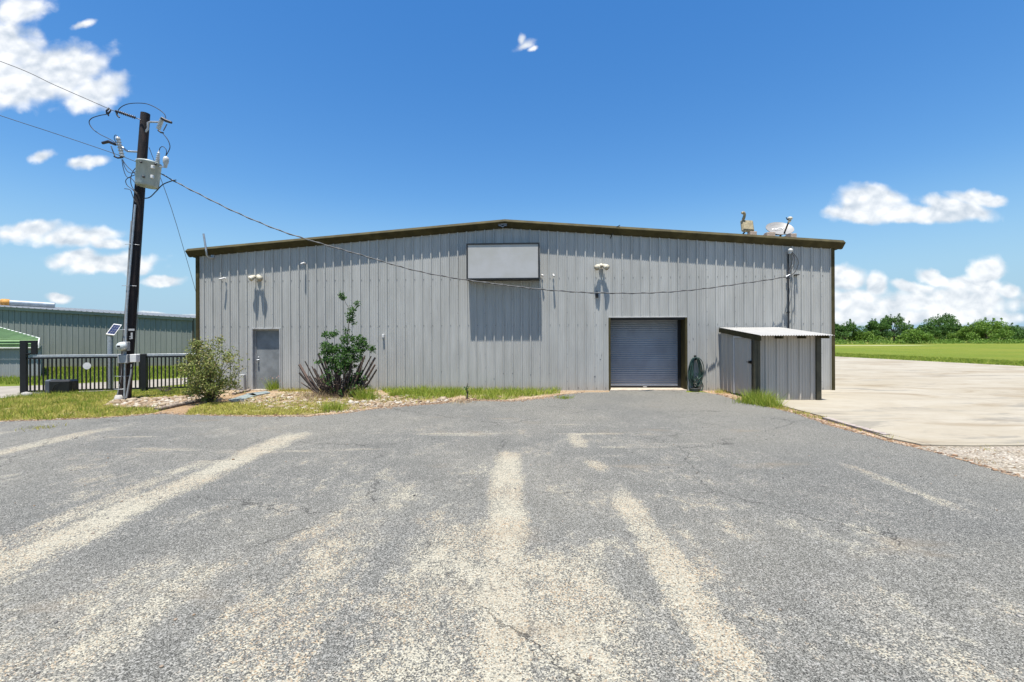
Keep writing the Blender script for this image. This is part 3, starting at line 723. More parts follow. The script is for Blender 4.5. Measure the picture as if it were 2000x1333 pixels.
# ---- sign cabinet
sd = 0.47
a0, a1 = S(911.5, sd), S(1054.5, sd); z0, z1 = Z(983, 546, sd), Z(983, 475, sd)
sg = wthing('sign_cabinet', 'blank white rectangular sign cabinet with thin black frame high on the grey wall', 'sign', a0, z0)
Wd, Hd = a1-a0, z1-z0
fm = MB(); t_ = .045
fm.box((0, -sd, 0), (Wd, -.04, t_)); fm.box((0, -sd, Hd-t_), (Wd, -.04, Hd)); fm.box((0, -sd, t_+.001), (t_, -.04, Hd-t_-.001)); fm.box((Wd-t_, -sd, t_+.001), (Wd, -.04, Hd-t_-.001))
fm.build('frame', 'black', sg)
pn = MB(); pn.box((t_+.002, -sd+.02, t_+.002), (Wd-t_-.002, -.05, Hd-t_-.002)); pn.build('sign_face', 'signface', sg)
# ---- floodlights
def floodlight(px, py, label):
    s_, z_ = S(px), Z(px, py)
    g = wthing('floodlight', label, 'floodlight', s_, z_, 0, 'twin floodlights on the warehouse wall')
    b = MB(); b.lathe([(.075, 0), (.075, .035), (.03, .045), (.025, .09)], (0, -.037, 0), (0, -1, 0), 14); b.box((-.09, -.15, -.02), (.09, -.11, .02), 0, None, .006); b.build('bracket', 'cream', g)
    for sx in (-1, 1):
        ax = Vector((sx*.55, -.62, -.52)).normalized(); o = Vector((sx*.06, -.13, 0.01))
        h = MB(); h.lathe([(.0, 0), (.045, .005), (.062, .05), (.085, .12), (.098, .19), (.098, .205), (.09, .207), (.07, .17), (.0, .165)], o, ax, 16); h.build('lamp_head', 'cream', g)
    return g
floodlight(507, 541.5, 'cream twin head floodlight directly above the small grey door')
floodlight(1174, 520, 'cream twin head floodlight above left corner of the roll up door')
# ---- small cameras
def camera_box(px, py, label, L=.13, dirx=-.3):
    g = wthing('security_camera', label, 'security camera', S(px), Z(px, py), 0, 'small white cameras on the warehouse wall')
    b = MB(); b.lathe([(.03, 0), (.03, .015), (.012, .02), (.012, .07)], (0, -.037, 0), (0, -1, 0), 10); b.build('mount', 'white', g)
    ax = Vector((dirx, -.75, -.35)).normalized()
    h = MB(); h.lathe([(0.0, -.03), (.022, -.028), (.026, 0), (.03, L*.7), (.032, L), (.024, L+.002), (.02, L-.02), (0, L-.021)], (0, -.115, .0), ax, 12); h.build('housing', 'white', g)
camera_box(442, 544.5, 'small white security camera nearest the left end of the wall', .15, -.5)
camera_box(597, 515, 'small white security camera to the right of the door floodlight', .13, -.2)
camera_box(1059, 538.5, 'small white security camera touching the right side of the sign cabinet', .08, .4)
camera_box(1081, 538, 'small white security camera standing a little right of the sign cabinet', .14, .1)
g = wthing('sensor_box', 'tiny white sensor box on bare wall right of the sprouting stump', 'sensor', S(749.5), Z(749.5, 657))
b = MB(); b.box((-.03, -.10, -.05), (.03, -.001, .06), 0, None, .008); b.build('case', 'white', g)
b = MB(); b.box((-.02, -.09, -.09), (.02, -.01, -.051)); b.build('lens', 'frame', g)
g = wthing('junction_box', 'small dark junction box on the wall below the right floodlight', 'electrical box', S(1166), Z(1166, 578))
b = MB(); b.box((-.035, -.09, -.07), (.035, -.0, .07), 0, None, .006); b.tube([(0, -.05, .07), (0, -.05, .16)], .012, 8); b.build('case', 'black', g)
g = wthing('roof_bracket', 'black bent metal bracket hooked over the roof edge between sign and right corner', 'bracket', S(1200), ztop(S(1200)))
b = MB(); p0 = [W(1192, 466, .02), W(1197, 455, .10), W(1204, 444, .17), W(1210, 441, .17)]; o_ = Vector((S(1200), 0, ztop(S(1200))))
b.tube([q-o_ for q in p0], .014, 7); b.tube([W(1196, 450, .12)-o_, W(1211, 440, .19)-o_], .012, 7); b.build('rod', 'black', g)
g = wthing('vent_pipe', 'grey metal mast strapped to the wall at the left roof corner', 'mast', S(404), Z(404, 500))
o_ = Vector((S(404), 0, Z(404, 500)))
b = MB(); b.tube([W(417, 504, .05)-o_, W(407, 503.5, .14)-o_, W(404, 499, .22)-o_, W(402.5, 488, .23)-o_, W(397.5, 457, .23)-o_], .032, 10); b.build('pipe', 'galv', g)
b = MB(); b.box((-.05+.25, -.06, -.08), (.05+.25, -.001, .02), 0, None, .004); b.build('wall_plate', 'galv', g)
# ---- service mast with weatherhead
ms, mz = S(1541, .1), Z(1541, 490, .1)
g = wthing('service_mast', 'black service conduit with pale weatherhead and looping cables near right end of wall', 'conduit', ms, 0)
zr = Z(1541, 641, .1)
b = MB(); b.tube([(0.0, -.075, zr-.3), (0.0, -.075, mz-.06)], .026, 8); 
for q in (.5, 1.6): b.box((-.05, -.085, zr+q), (.05, -.036, zr+q+.03))
b.build('conduit', 'cable', g)
b = MB(); b.sphere((.03, -.13, mz), .085, 12, 0, (1.0, 1.1, .8)); b.lathe([(.06, 0), (.07, .05), (.05, .08)], (.03, -.12, mz-.11), (0, 0, 1), 10); b.build('weatherhead', 'porcelain', g)
tapS = W(1537, 540, .35); tap = Vector((tapS.x-ms, tapS.y, tapS.z))
def q(px, py, d=.2): v_ = W(px, py, d); return Vector((v_.x-ms, v_.y, v_.z))
def smooth(pts, k=6):
    pts = [Vector(p) for p in pts]; P_ = [pts[0]*2-pts[1]]+pts+[pts[-1]*2-pts[-2]]; o = []
    for i in range(1, len(P_)-2):
        for j in range(k):
            u = j/k; a, b_, c, d = P_[i-1:i+3]
            o.append(.5*((2*b_)+(c-a)*u+(2*a-5*b_+4*c-d)*u*u+(3*b_-a-3*c+d)*u**3))
    o.append(pts[-1]); return o
for pl in ([q(1546, 492, .16), q(1556, 503, .25), q(1559, 515, .32), q(1554, 530, .36), q(1545, 538, .37), q(1537, 540.5, .35)],
           [q(1545, 494, .16), q(1549, 500, .22), q(1546, 513, .26), q(1541, 528, .30), q(1538, 538, .34)],
           [q(1546, 494, .17), q(1552, 504, .22), q(1549, 520, .28), q(1540, 536, .34)]):
    b = MB(); b.tube(smooth(pl), .011, 6); b.build('drip_loop', 'cable', g)
b = MB(); b.tube([q(1535, 541, .34), q(1543, 537, .34)], .022, 8); b.build('wedge_clamp', 'galv', g)
g = wthing('antenna_stub', 'thin grey stub pipe with black cap just right of the service conduit', 'pipe', S(1552), Z(1555, 640))
b = MB(); zt_ = Z(1553, 537); b.tube([(0, -.06, .4), (0, -.06, zt_-Z(1555, 640)-.3)], .012, 7); b.build('pipe', 'wall', g)
b = MB(); zc = zt_-Z(1555, 640); b.box((-.03, -.14, zc-.03), (.09, -.001, zc+.0), 0, None, .004); b.build('cap', 'black', g)

# ---- roof top items (stand just behind the rake trim)
def on_roof(px, d): s_ = S(px, d); return s_, ztop(s_)+RO+.036
s_, z_ = on_roof(1461, -.5)
g = wthing('roof_antenna', 'weathered beige box antenna with a curved top arm on the right roof slope', 'antenna', s_, z_, -.5)
k_ = 1/ (F/ (15.27+.5))   # metres per photo pixel there
dz = Z(1461, 455, -.5)-z_
b = MB(); m_ = Matrix.Rotation(R(-24), 4, 'X') @ Matrix.Rotation(R(5), 4, 'Y')
m_ = Matrix.Translation((0.0, 0, dz+.24)) @ m_
b.box((-.20, -.03, -.23), (.20, .09, .23), 0, m_, .035); b.box((-.16, -.045, -.18), (.16, -.031, .18), 0, m_, .004); b.build('panel', 'beige', g)
b = MB(); b.tube(smooth([(-.13, .04, dz+.45), (-.10, .02, dz+.55), (-.10, .0, dz+.62), (-.15, -.02, dz+.68), (-.20, -.03, dz+.655)]), [.05]*6+[.045]*6+[.05]*6+[.04]*7, 8); b.build('top_arm', 'beige', g)
b = MB(); b.tube([(-.02, .1, dz+.1), (-.12, .05, dz-.02), (-.22, .0, -.02)], .025, 8); b.tube([(.05, .1, dz+.1), (.12, .2, -.02)], .02, 8); b.build('stand', 'black', g)
def block(px, w_, h_, label, d=-.45, mk='brick'):
    s_, z_ = on_roof(px, d); zz = Z(px, 462, d)
    g = wthing('ballast_block', label, 'concrete block', s_, z_, d, 'blocks weighing down the roof mounts')
    b = MB(); top = Z(px, h_, d)-z_
    b.box((-w_/2, -.1, -.03), (w_/2, .10, top), 0, None, .01)
    b.box((-w_/2-.0, .101, -.03), (w_/2, .3, top-.03), 0, None, .01); b.build('block', mk, g)
block(1470, .22, 453.5, 'pale block beside the beige box antenna')
block(1504, .28, 455, 'tan block left of the satellite dish')
block(1546, .26, 457.5, 'dark topped block right of the satellite dish foot')
s_, z_ = on_roof(1524, -.9)
g = wthing('satellite_dish', 'pale oval satellite dish with black feed arm on the right roof slope', 'satellite dish', s_, z_, -.9)
cz = Z(1523.5, 446, -.9)-z_; kk = 15.27+.9; kk = kk/F*.97
b = MB(); n = 36; RX = 25.5*kk; RY = .40
tilt = Matrix.Translation((0, 0, cz)) @ Matrix.Rotation(R(-4), 4, 'Y') @ Matrix.Rotation(R(44), 4, 'X')   # faces up and towards the viewer
rings = []
for j, rr_ in enumerate((0.0, .35, .7, .93, 1.0)):
    rings.append([tilt @ Vector((RX*rr_*math.cos(2*math.pi*i/n), RY*rr_*math.sin(2*math.pi*i/n), -.09*(1-rr_*rr_))) for i in range(n)])
for j in range(4): b.add(rings[j]+rings[j+1], [(i, (i+1) % n, n+(i+1) % n, n+i) for i in range(n)], 0, True)
back = [[tilt @ (tilt.inverted() @ q_ - Vector((0, 0, .018))) for q_ in r_] for r_ in rings]
for j in range(4): b.add(back[j]+back[j+1], [(i, n+i, n+(i+1) % n, (i+1) % n) for i in range(n)], 1, True)
b.add(rings[4]+back[4], [(i, (i+1) % n, n+(i+1) % n, n+i) for i in range(n)], 0, True)
dish = b.build('dish', ['cream', 'frame'], g)
M['dishgrey'] = mat('dish_grey', (0.23, 0.225, 0.215), 0.5, var=0.08, nscale=8); dish.data.materials[0] = M['dishgrey']
text_mesh('lettering', 'DIRECTV', .13, 'white', dish, tilt @ Matrix.Translation((-.06, .06, -.062)), 1.25)
def qd(px, py, d): v_ = W(px, py, d); return Vector((v_.x-s_, v_.y-.9, v_.z-z_))
b = MB(); b.beam(qd(1531.5, 456.5, -.75), qd(1541.5, 431, -.25), .045, .03); b.build('feed_arm', 'black', g)
b = MB(); b.sphere(qd(1543, 427, -.22), .075, 10, 0, (1.1, 1, .8)); b.lathe([(.05, 0), (.045, .08), (.03, .1)], qd(1542.5, 430, -.22), (.1, .6, -.4), 10)
b.build('receiver', 'cream', g)
b = MB(); b.tube([qd(1535.5, 425, -.22), qd(1537.5, 429.5, -.22), qd(1544, 430.5, -.22)], .016, 6); b.build('feed_hook', 'black', g)
b = MB(); b.tube([qd(1526, 455, -.85), qd(1524, 462, -.9), (0, 0, -.05)], .035, 8); b.box((-.12, -.06, cz-.24), (.10, .06, cz-.17)); b.tube([(0, 0, 0.05), (-.25, .0, -.02)], .02, 7); b.build('mount', 'black', g)
# ================================================================== LEAN-TO SHED
sx0 = S(1405); DP = 2.41; SW = S(1604, DP)-sx0-.0
sh = wthing('lean_to_shed', 'small ribbed steel lean-to shed with white corrugated roof against right end of the warehouse', 'shed', sx0, 0)
zw = Z(1460, 641); zf = Z(1560, 657, 2.78)
rz = lambda d: zw+(zf-zw)*d/2.78
b = MB(); x0_, x1_ = -.05, SW+.14; npt = 0; xs = np.arange(x0_, x1_, .068/6)
am = .011
for a_, b_ in zip(xs[:-1], xs[1:]):
    ha, hb_ = am*math.sin(2*math.pi*a_/.068), am*math.sin(2*math.pi*b_/.068)
    b.add([(a_, -.05, rz(.05)+ha+.02), (b_, -.05, rz(.05)+hb_+.02), (b_, -2.78, rz(2.78)+hb_+.02), (a_, -2.78, rz(2.78)+ha+.02)], [(0, 3, 2, 1)], 0, True)
b.build('roof', 'roofm', sh)
M['whiteroof'] = mat('white_corrugated', (0.35, 0.345, 0.33), 0.55, 0.0, var=0.05, nscale=3); sh.children[0].data.materials[0] = M['whiteroof']
fz = lambda d: rz(d)-.0
b = MB(); b.add([(-.04, -.06, fz(.06)), (-.04, -2.70, fz(2.7)), (-.04, -2.70, fz(2.7)-.13), (-.04, -.06, fz(.06)-.13),
                 (.02, -.06, fz(.06)), (.02, -2.70, fz(2.7)), (.02, -2.70, fz(2.7)-.13), (.02, -.06, fz(.06)-.13)],
                [(0, 3, 2, 1), (4, 5, 6, 7), (0, 1, 5, 4), (3, 7, 6, 2), (1, 2, 6, 5), (0, 4, 7, 3)]); b.build('fascia_beam', 'olive', sh)
for k_ in (0.55, 1.15, SW-.02):
    b = MB(); b.add([(k_, -.3, fz(.3)-.0), (k_, -2.72, fz(2.72)-.0), (k_, -2.72, fz(2.72)-.07), (k_, -2.4, fz(2.4)-.10), (k_, -.3, fz(.3)-.1),
                     (k_+.045, -.3, fz(.3)-.0), (k_+.045, -2.72, fz(2.72)-.0), (k_+.045, -2.72, fz(2.72)-.07), (k_+.045, -2.4, fz(2.4)-.10), (k_+.045, -.3, fz(.3)-.1)],
                    [(0, 1, 2, 3, 4), (9, 8, 7, 6, 5), (0, 5, 6, 1), (1, 6, 7, 2), (2, 7, 8, 3), (3, 8, 9, 4)]); b.build('rafter', 'olive', sh)
zfw = fz(DP)-.012
b = MB(); b.box((-.03, -DP-.01, 0.0), (.135, -DP+.11, zfw), 0, None, .006); b.box((.052, -DP-.018, .0), (.062, -DP-.0101, zfw)); b.build('post', 'olivedark', sh)
b = MB(); b.box((SW-.13, -DP-.01, 0.03), (SW+.0, -DP+.11, zfw), 0, None, .006); b.build('post', 'olivedark', sh)
b = MB(); panel_wall(b, .137, SW-.132, lambda s__: zfw, .035, (), phase=.30, y=-DP+.045, amp=.042); b.build('front_wall', 'shedwall', sh)
b = MB(); b.box((.137, -DP+.05, .03), (SW-.132, -DP+.09, .05)); b.build('girt', 'olivedark', sh)
b = MB(); b.box((.137, -DP+.05, zfw-.05), (SW-.132, -DP+.09, zfw)); b.build('girt', 'olivedark', sh)
# side wall with door, ribs vertical, runs along local y
tmp = MB(); dd0, dd1, dzt = 1.02, 2.16, Z(1440, 660, 1.6)
panel_wall(tmp, .02, DP-.02, lambda d_: fz(d_)-.13, .05, [(dd0, dd1, -1, dzt)], phase=.27, amp=.042)
b = MB(); b.add([(0.045+q_.y, -q_.x, q_.z) for q_ in tmp.v], [f_[::-1] for f_ in tmp.f]); b.build('side_wall', 'shedwall', sh)
tmp = MB(); panel_wall(tmp, .02, DP-.12, lambda d_: fz(d_)-.02, .05, (), phase=.27, amp=.036)
b = MB(); b.add([(SW-.02-q_.y, -q_.x, q_.z) for q_ in tmp.v], tmp.f); b.build('side_wall', 'shedwall', sh)
b = MB(); b.box((.0, -dd0-.045, .05), (.05, -dd0, dzt+.04)); b.box((-.012, -dd1, dzt), (.05, -dd0-.046, dzt+.04)); b.build('door_frame', 'white', sh)
tmp = MB(); panel_wall(tmp, dd0+.05, dd1-.02, lambda d_: dzt-.01, .07, (), phase=.4, amp=.006)
b = MB(); b.add([(0.03+q_.y, -q_.x, q_.z) for q_ in tmp.v], [f_[::-1] for f_ in tmp.f]); dsh = b.build('door', 'shedwall', sh)
b = MB(); b.box((-.04, -dd1+.03, 1.02), (.03, -dd1+.09, 1.10), 0, None, .006); b.tube([(-.04, -dd1+.06, 1.06), (-.05, -dd1+.16, 1.06)], .012, 7); b.build('handle', 'black', dsh)
# ================================================================== GARDEN HOSE
hs_, hz_ = S(1356), Z(1356, 698)
g = wthing('garden_hose', 'dark green garden hose coiled over a wall hook right of the roll up door', 'garden hose', hs_, hz_)
rnd = random.Random(21)
b = MB(); 
pts = []
for k_ in range(12):
    w2 = rnd.uniform(.10, .235); L_ = rnd.uniform(.62, 1.04) if k_ % 3 else rnd.uniform(.8, 1.07); x_ = rnd.uniform(-.03, .04); y_ = -rnd.uniform(.05, .17); lean = rnd.uniform(-.04, .06)
    for i in range(20):
        th = 2*math.pi*i/20
        zz = -L_/2+L_/2*math.cos(th); xx = x_ + w2*math.sin(th)*(1-.18*math.cos(th)) + lean*(zz/-L_)
        pts.append(Vector((xx, y_-.02*math.sin(th*2), zz-rnd.uniform(0, .03)*(i == 0))))
b.tube(pts, .0125, 6); b.build('coil', 'hose', g)
b = MB(); b.tube(smooth([(.17, -.1, -.75), (.23, -.1, -.88), (.24, -.1, -.98), (.16, -.12, -1.1), (.02, -.14, -1.15), (-.1, -.12, -1.14)]), .0125, 6); b.tube(smooth([(-.03, -.19, -.5), (.07, -.2, -.62), (.02, -.2, -.68), (-.05, -.2, -.6)]), .0125, 6); b.build('hose_tail', 'hose', g)
b = MB(); b.box((-.05, -.15, -.06), (.07, -.037, -.02), 0, None, .01); b.box((-.03, -.045, -.1), (.05, -.0365, .06)); b.build('hook', 'black', g)
g = wthing('hose_reel_base', 'dark grey bucket on the ground under the coiled hose', 'bucket', S(1357, .2), 0, .2)
b = MB(); b.lathe([(.13, .0), (.145, .08), (.15, .10), (.14, .10), (.12, .03)], (0, 0, .012), (0, 0, 1), 16); b.build('bucket', 'cablegrey', g)
# ================================================================== UTILITY PEDESTAL
g = wthing('utility_cabinet', 'narrow grey utility cabinet against wall left of the grey door', 'utility box', S(477), 0)
b = MB(); zt_ = Z(477, 731); b.box((-.09, -.16, 0), (.09, -.045, zt_), 0, None, .01); b.build('cabinet', 'frame', g)
b = MB(); b.box((-.075, -.168, .06), (.075, -.161, zt_-.06)); b.build('cover', 'wall', g)

# ================================================================== UTILITY POLE
PD = 13.45
pb, pt = P(243, 781, PD), P(284, 222, PD); pb.z = 0
up = thing('utility_pole', 'tall dark creosoted wooden utility pole leaning right behind the grass verge', 'utility pole', pb)
axis = (pt-pb); PL = axis.length; axn = axis.normalized()
b = MB(); K = 16
b.tube([pb-axn*.1]+[pb+axis*(i/K) for i in range(1, K+1)], [.158-.042*i/K for i in range(K+1)], 20); b.build('shaft', 'pole', up, world=True)
def pp_(y, off=0.0, dpt=0.0):   # point on the pole axis at photo row y, shifted
    f_ = (781-y)/(781-222.0); return pb+axis*f_+Vector((off, dpt, 0))
def rad(y): return .158-.042*(781-y)/559
b = MB(); b.tube([P(229, 779, PD-.1), P(238, 741, PD-.12), P(242, 700, PD-.12), P(247, 600, PD-.12), P(253, 500, PD-.12), P(258, 432, PD-.12)], .034, 8); b.build('cable_guard', 'poleguard', up, world=True)
b = MB(); b.tube([P(243, 781, PD-.2), P(244, 720, PD-.2), P(248, 600, PD-.19), P(256, 500, PD-.17), P(264, 400, PD-.16)], .026, 8); b.build('conduit', 'galv', up, world=True)
b = MB(); b.tube([P(249, 600, PD-.14), P(254, 500, PD-.14), P(261, 415, PD-.13), P(266, 395, PD-.1)], .018, 7); b.build('riser_cable', 'cable', up, world=True)
b = MB(); b.tube([P(247, 778, PD-.22), P(256, 728, PD-.2), P(257, 712, PD-.18)], .024, 8); b.build('conduit', 'poleguard', up, world=True)
b = MB(); b.tube([P(267, 706, PD), P(266, 660, PD), P(270, 600, PD), P(273, 520, PD), P(275, 440, PD)], .008, 6); b.build('ground_wire', 'cablegrey', up, world=True)
for (yy_) in (760, 735, 645, 560, 480):
    c_ = pp_(yy_); b = MB(); b.tube([c_+Vector((-rad(yy_)-.06, -.14, 0)), c_+Vector((0, -rad(yy_)-.07, 0)), c_+Vector((rad(yy_)+.01, -.05, 0))], .008, 5); b.build('strap', 'galv', up, world=True)
for (x0p, y0p, x1p, y1p) in ((251.5, 642.5, 263, 646.5), (256, 650, 259.5, 662.5), (253.5, 657, 255.5, 659), (253.5, 661, 255.5, 663)):
    b = MB(); a_ = P(x0p, y1p, PD-.19); c_ = P(x1p, y0p, PD-.19); b.box((a_.x, PD-.20, a_.z), (c_.x, PD-.192, c_.z)); b.build('number_tag', 'frame', up, world=True)
# meter
mt = thing('electric_meter', 'round glass electric meter on socket box left side of the utility pole', 'electric meter', P(241, 710, PD-.3))
b = MB(); c_ = P(241, 677, PD-.26); b.lathe([(.10, 0), (.135, .02), (.135, .045), (.12, .05)], c_, (0, -1, 0), 20); b.build('ring', 'galv', mt, world=True)
b = MB(); b.lathe([(.118, 0), (.118, .06), (.10, .09), (.0, .10)], c_+Vector((0, -.05, 0)), (0, -1, 0), 20); b.build('glass_cover', 'glass', mt, world=True)
b = MB(); b.box((c_.x-.06, c_.y-.154, c_.z-.02), (c_.x+.03, c_.y-.151, c_.z+.03)); b.build('dial', 'black', mt, world=True)
b = MB(); b.box((c_.x-.10, c_.y, c_.z-.13), (c_.x+.12, c_.y+.10, c_.z+.13), 0, None, .01); b.tube([c_+Vector((0.02, .04, -.13)), c_+Vector((0.02, .04, -.3))], .03, 8); b.build('socket', 'poleguard', mt, world=True)
bx = thing('meter_box', 'larger grey steel box on pole directly below the electric meter', 'electrical box', P(239, 710, PD-.3))
a_, c_ = P(229, 710, PD-.3), P(249, 693, PD-.3); b = MB(); b.box((a_.x, PD-.3, a_.z), (c_.x, PD-.14, c_.z), 0, None, .008); b.build('case', 'poleguard', bx, world=True)
b = MB(); b.box((a_.x+.1, PD-.312, a_.z+.01), (c_.x-.005, PD-.301, c_.z-.01), 0, None, .003); b.build('cover', 'frame', bx, world=True)
bx = thing('disconnect_box', 'smaller pale electrical box on the right face of the utility pole', 'electrical box', P(260, 708, PD-.25))
a_, c_ = P(253, 708, PD-.28), P(265.5, 692.5, PD-.28); b = MB(); b.box((a_.x, PD-.28, a_.z), (c_.x, PD-.13, c_.z), 0, None, .01); b.build('case', 'white', bx, world=True)
b = MB(); b.tube([P(259, 708, PD-.2), P(259, 716, PD-.2), P(256, 720, PD-.2)], .02, 7); b.build('connector', 'black', bx, world=True)
# transformer
tcn = P(290, 366, PD-.12); TD = PD-.34
tb = P(287, 365, TD); tt = P(291.5, 316, TD); ax_ = (tt-tb).normalized()
tr = thing('transformer', 'grey cylindrical transformer can bolted near the top of the utility pole', 'transformer', tb)
r_ = .292; hh = (tt-tb).length
b = MB(); b.lathe([(r_*.86, 0), (r_*.93, .03), (r_*.95, .05), (r_, hh-.08), (r_*1.04, hh-.075), (r_*1.04, hh-.035), (r_*.98, hh-.02), (r_*.4, hh+.03), (0, hh+.035)], tb, ax_, 28); b.build('tank', 'transf', tr, world=True)
for (px, py) in ((298, 326.5), (297, 345.5)):
    b = MB(); c_ = P(px, py, TD-r_-.01); b.box((c_.x-.035, c_.y-.03, c_.z-.045), (c_.x+.035, c_.y+.04, c_.z+.045), 0, None, .01); b.build('terminal_cover', 'white', tr, world=True)
for (px, py) in ((281, 346), (277, 318), (305, 322)):
    b = MB(); c_ = P(px, py, TD-r_+.02); b.lathe([(.03, 0), (.025, .05), (.0, .055)], c_, (0, -1, 0), 8); b.build('stud', 'brownins', tr, world=True)
c0 = P(308, 318, TD+.0)
b = MB(); v0 = P(307, 321, TD); v1 = P(310, 297, TD); L_ = (v1-v0).length; pf = []
for i in range(6): pf += [(.05-.004*i, i*L_/6), (.075-.006*i, i*L_/6+.012), (.05-.004*i, i*L_/6+.03)]
b.lathe(pf+[(.015, L_), (.015, L_+.04)], v0, v1-v0, 12); b.build('bushing', 'porcelain', tr, world=True)
b = MB(); v0 = P(323, 328, TD+.05); v1 = P(324.5, 306, TD+.05); b.lathe([(.03, 0), (.045, .02), (.05, .1), (.07, .14), (.075, .24), (.06, .3), (.02, .33)], v0, v1-v0, 12); b.build('surge_arrester', 'porcelain', tr, world=True)
b = MB(); b.beam(P(310, 326, TD), P(324, 327, TD+.05), .03); b.build('arrester_arm', 'galv', tr, world=True)
# brackets and cut-outs
def cutout(name, lab, arm, body, tip, fuse, hook, pieces=5):
    g = thing(name, lab, 'fuse cutout', P(*body[0], PD-.05), 0, 'fuse cutouts on the utility pole')
    b = MB(); b.tube([P(*q_, PD-.05) for q_ in arm], .028, 8); b.build('bracket', 'galv', g, world=True)
    v0, v1 = P(*body[0], PD-.07), P(*body[1], PD-.07); L_ = (v1-v0).length; pf = [(.03, 0)]
    for i in range(7): pf += [(.045, i*L_/7+.005), (.066, i*L_/7+.02), (.045, i*L_/7+.05)]
    b = MB(); b.lathe(pf+[(.055, L_), (.0, L_+.01)], v0, v1-v0, 12); b.build('insulator', 'porcelain', g, world=True)
    b = MB(); b.tube([P(*q_, PD-.13) for q_ in tip], [.04, .045, .035][:len(tip)], 8); b.build('contact_head', 'brownins', g, world=True)
    b = MB(); b.tube([P(*q_, PD-.17) for q_ in fuse], .014, 7); b.build('fuse_tube', 'cablegrey', g, world=True)
    b = MB(); b.tube([P(*q_, PD-.1) for q_ in hook], .024, 7); b.build('hinge_clamp', 'brownins', g, world=True)
cutout('fuse_cutout', 'fuse cutout on short bracket right of the pole top', [(284, 258), (289, 252), (289, 240), (294, 238.5), (310, 239)], [(309, 253), (317, 232)], [(316, 231), (324, 236), (335, 240)], [(326, 243), (319, 256)], [(309, 255), (314, 259), (319, 260)])
cutout('fuse_cutout', 'fuse cutout on longer bracket left of the pole above the transformer', [(270, 297), (250, 296), (246, 294), (239, 288)], [(239, 307), (230, 269)], [(200, 280), (212, 277), (226, 283)], [(217, 286), (224, 305)], [(223, 306), (230, 309), (240, 308)])
# strain insulator
g = thing('strain_insulator', 'dark ribbed strain insulator tying the top line to the pole', 'insulator', P(275, 234, PD-.08))
v0, v1 = P(276, 234.5, PD-.1), P(226, 217, PD-.3); pf = [(.012, 0), (.012, .12)]
for i in range(9): pf += [(.022, .15+i*.045), (.048, .165+i*.045), (.022, .18+i*.045)]
b = MB(); b.lathe(pf+[(.012, .58), (.012, (v1-v0).length)], v0, v1-v0, 10); b.build('sheds', 'brownins', g, world=True)
b = MB(); b.tube([P(226, 217, PD-.3), P(229, 226, PD-.3), P(233, 230, PD-.3)], .022, 6); b.tube([P(226, 217, PD-.3), P(233, 219.5, PD-.3)], .028, 6); b.build('dead_end_clamp', 'black', g, world=True)
g = thing('line_clamp', 'black clamp on the top power line left of the pole', 'clamp', P(213, 217, PD-.35))
b = MB(); b.tube([P(209, 224, PD-.35), P(208, 217, PD-.35), P(213, 212, PD-.35), P(216, 216, PD-.35), P(212, 222, PD-.35)], .024, 6); b.build('jaw', 'black', g, world=True)
b = MB(); b.tube([P(211, 220, PD-.35), P(212, 227, PD-.35)], .018, 6); b.build('eye', 'black', g, world=True)
# wires
def wire(name, label, cat, pts, r, mk='cable', k=6, depth=None, group=None, twist=False):
    pts = [P(*q_) if len(q_) == 3 else P(q_[0], q_[1], depth) for q_ in pts]
    pl = smooth(pts, k); b = MB(); b.tube(pl, r, 6)
    if twist:
        hel = []
        for i, p_ in enumerate(pl): hel.append(p_+Vector((0, math.cos(i*.9), math.sin(i*.9)))*r*1.25)
        b.tube(hel, r*.75, 5)
    o = b.build(name, mk, None, loc=pts[0]); return tag(o, label, cat, group)
GW = 'wires looping between fittings on the pole'
wire('power_line', 'upper overhead power line reaching in from the left to the pole top', 'power line', [(-900, -140, 9), (-400, -15, 10.5), (0, 120, PD-.9), (110, 168, PD-.6), (213, 213, PD-.35), (228, 219, PD-.3)], .0085)
wire('power_line', 'lower overhead power line reaching in from the left to the transformer bracket', 'power line', [(-900, -10, 9), (-400, 93, 10.5), (0, 226, PD-.9), (110, 262, PD-.6), (225, 301, PD-.2), (270, 318, PD-.16)], .0085)
wire('jumper_wire', 'jumper arching over the pole top to the right fuse cutout', 'wire', [(229, 224), (233, 213), (245, 205), (262, 202), (285, 203), (305, 211), (320, 222), (324, 231)], .011, depth=PD-.25, group=GW)
wire('jumper_wire', 'jumper bowing far left from the line clamp to the left fuse cutout', 'wire', [(207, 224), (195, 226), (180, 231), (174, 239), (180, 251), (194, 262), (212, 271), (222, 277), (229, 284)], .011, depth=PD-.25, group=GW)
wire('jumper_wire', 'jumper dropping from the right fuse cutout to the arrester', 'wire', [(319, 262), (328, 274), (332, 287), (328, 298), (323, 306)], .011, depth=PD-.2, group=GW)
wire('jumper_wire', 'short jumper arching from bushing to arrester', 'wire', [(310, 298), (313, 289), (319, 287), (325, 294), (324, 305)], .010, depth=PD-.2, group=GW)
wire('jumper_wire', 'short curl of wire on top of the left fuse cutout', 'wire', [(233, 270), (226, 264), (223, 270), (226, 278), (227, 284)], .009, depth=PD-.15, group=GW)
